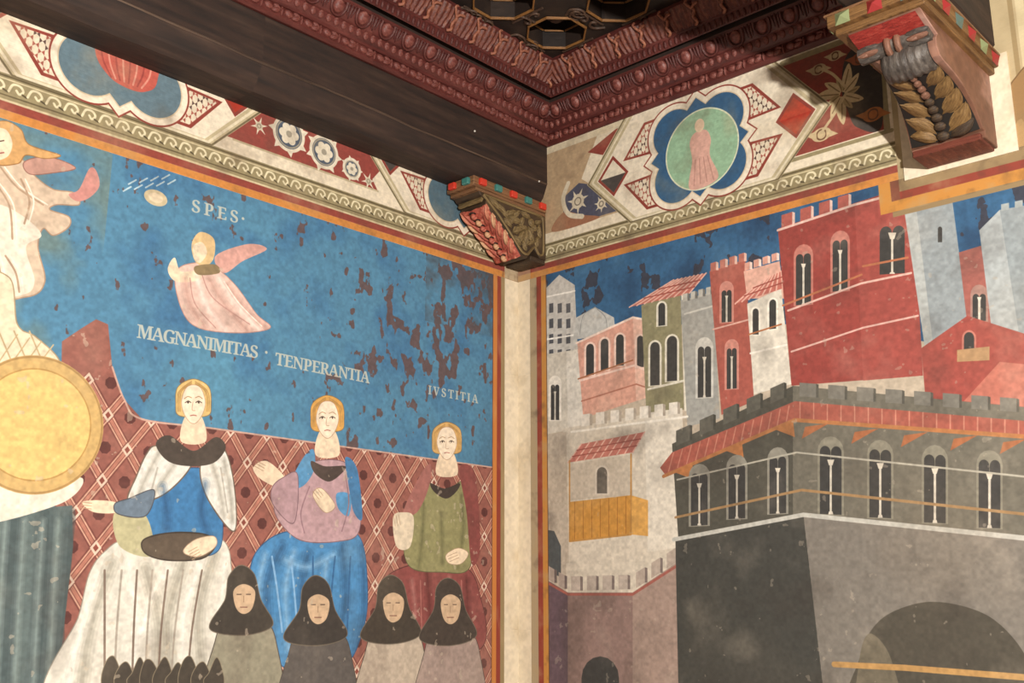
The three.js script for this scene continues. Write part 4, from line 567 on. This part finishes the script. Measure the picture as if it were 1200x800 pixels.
{ // bracket of the second beam: gold leaf, red neck
  const FY = 3.45, zc = 2.612, hw = 0.152, g = group('bracket', -0.018, FY, zc, 'large carved bracket with gold leaf front, red neck and tied roll', 'bracket');
  const top = 3.865 - FY, cw = 0.198, P = 0.79;
  const cap = rbox(P, 0.058, cw * 2, 0.005); cap.translate(-P / 2, top - 0.029, 0); mesh('cap', cap, ochreM, g);
  const lip = rbox(P + 0.012, 0.01, cw * 2 + 0.02, 0.003); lip.translate(-P / 2, top - 0.004, 0); mesh('cap_lip', lip, capM, g);
  const fil = rbox(P - 0.03, 0.03, cw * 2 - 0.036, 0.006); fil.translate(-(P - 0.03) / 2, top - 0.072, 0); mesh('cap_moulding', fil, ochreM, g);
  blocks(g, P, top - 0.034, cw, 6, 3, [blockGreen, blockRed2, blockBlue, blockRed2], pyramid, 0.01);
  const ctrl = [[-0.6, 0.262], [-0.605, 0.225], [-0.575, 0.195], [-0.5, 0.185], [-0.4, 0.172], [-0.3, 0.14], [-0.215, 0.09], [-0.16, 0.035]], face = makeFace(ctrl);
  const neck = [[-0.74, top - 0.088], [-0.7, 0.315], [-0.64, 0.3], [-0.58, 0.285]];
  const outl = [[-0.001, top - 0.086], ...neck, ...curvePts(ctrl, 14).map((p) => [p.x, p.y]), [-0.14, 0.03], [-0.14, 0.0], [-0.001, 0.0]];
  const taper = (s, z) => lerp(0.03, 0.0, s) + z * lerp(0.6, 0.93, s), bg = bodyGeo(outl, hw), bp = bg.attributes.position;
  for (let i = 0; i < bp.count; i++) { const x = bp.getX(i), y = bp.getY(i), z = bp.getZ(i); if (z < 0 && y < 0.275) bp.setZ(i, lerp(-hw, -0.065, clamp((-x - 0.14) / 0.42))); else if (z < 0) bp.setZ(i, -0.135); }
  bg.computeVertexNormals(); mesh('body', bg, sideM, g);
  const nf = makeFace(neck); mesh('red_neck', faceStrip(nf, 0.135, () => 0.006, 10, 2), cavettoM, g);
  // tied roll
  const roll = new THREE.CylinderGeometry(0.032, 0.038, 0.285, 14, 6); roll.rotateX(Math.PI / 2); roll.translate(-0.615, 0.282, 0); const rl = mesh('roll', roll, greyM, g);
  for (const z of [-0.02, 0.02]) { const t = new THREE.TorusGeometry(0.036, 0.014, 8, 18); t.translate(-0.615, 0.282, z); mesh('tie_band', t, sideM, rl); }
  for (const s of [-1, 1]) for (let k = 0; k < 4; k++) { const m = mesh('roll_leaf', ell(0.012, 0.014, 0.05, 0, 0, 0, 6, 6), k % 2 ? greyM : sideM, rl); const t = 2.2 + k * 0.7; m.position.set(-0.615 + Math.cos(t) * 0.033, 0.282 + Math.sin(t) * 0.033, s * 0.1); }
  const leaf = mesh('leaf_front', faceStrip(face, hw * 1.01, (s, w) => 0.006 + 0.01 * (1 - w * w), 28, 8, 0, 1, taper), blackM, g);
  mesh('leaf_crown', faceStrip(face, hw * 0.98, (s, w) => 0.012 + 0.03 * (1 - w * w) * Math.sin(Math.min(1, s * 3.4) * Math.PI) + 0.004 * Math.cos(w * 22), 12, 20, 0.0, 0.26, taper), greyM, leaf);
  for (let i = 0; i < 4; i++) for (const s of [-1, 1]) mesh('leaf_lobe', lobeGeo(face, hw, 0.46 + i * 0.165, s * 0.13, 0.23 + i * 0.168, s * 0.98, 0.058, 0.022, 3, taper, 0.55), leafGoldM, leaf);
  for (const s of [-1, 1]) mesh('leaf_lobe', lobeGeo(face, hw, 0.99, s * 0.16, 0.9, s * 0.98, 0.03, 0.03, 3, taper), s < 0 ? leafGoldM : darkWoodM, leaf);
  for (let i = 0; i < 9; i++) { const { p, n } = face(0.26 + i * 0.088); const b = mesh('spine_bead', ell(0.014, 0.022, 0.014 + i * 0.0016, 0, 0, 0, 8, 6), i < 4 ? sideM : darkWoodM, leaf); b.position.set(p.x + n.x * 0.022, p.y + n.y * 0.022, taper(0.26 + i * 0.088, 0)); b.rotation.z = Math.atan2(n.y, n.x); }
  const base = rbox(0.165, 0.03, hw * 2 - 0.02, 0.004); base.translate(-0.083, 0.0, 0.0); mesh('foot', base, wood([108, 52, 38], [80, 36, 28], [140, 80, 60], 0.6), g);
}
// fresh plaster around the second bracket
{ const m = mesh('plaster_patch', uvScale(box(-0.012, -0.005, 3.415, 3.87, 2.36, 2.845), 0.9), plaster); m.userData.label = 'smooth cream plaster patch around the gold leaf bracket'; m.userData.category = 'plaster'; }

// ---------------------------------------------------------------- lamps (they stand behind the camera)
LAMPS.forEach(([x, y, z, cd, col], i) => {
  const g = group('floor_lamp', x, 0, z, 'tall black lamp stand with a glowing globe in the hall', 'lamp');
  const metal = new THREE.MeshStandardMaterial({ color: 0x1c1c1c, roughness: 0.5 });
  const b = new THREE.CylinderGeometry(0.16, 0.18, 0.03, 24); b.translate(0, 0.015, 0); mesh('base', b, metal, g);
  const p = new THREE.CylinderGeometry(0.014, 0.014, y - 0.12, 10); p.translate(0, (y - 0.12) / 2 + 0.02, 0); mesh('pole', p, metal, g);
  const s = new THREE.CylinderGeometry(0.03, 0.03, 0.06, 12); s.translate(0, y - 0.1, 0); mesh('socket', s, metal, g);
  const bulb = mesh('globe', new THREE.SphereGeometry(0.08, 20, 14), new THREE.MeshStandardMaterial({ color: 0xffffff, emissive: col, emissiveIntensity: 2 }), g); bulb.position.y = y; bulb.castShadow = false;
  const l = new THREE.PointLight(col, cd, 0, 2); l.position.y = y; l.castShadow = true; l.shadow.radius = 3; l.shadow.mapSize.set(2048, 2048); g.add(l); l.name = 'lamp_light';
});
renderer.render(scene, camera);
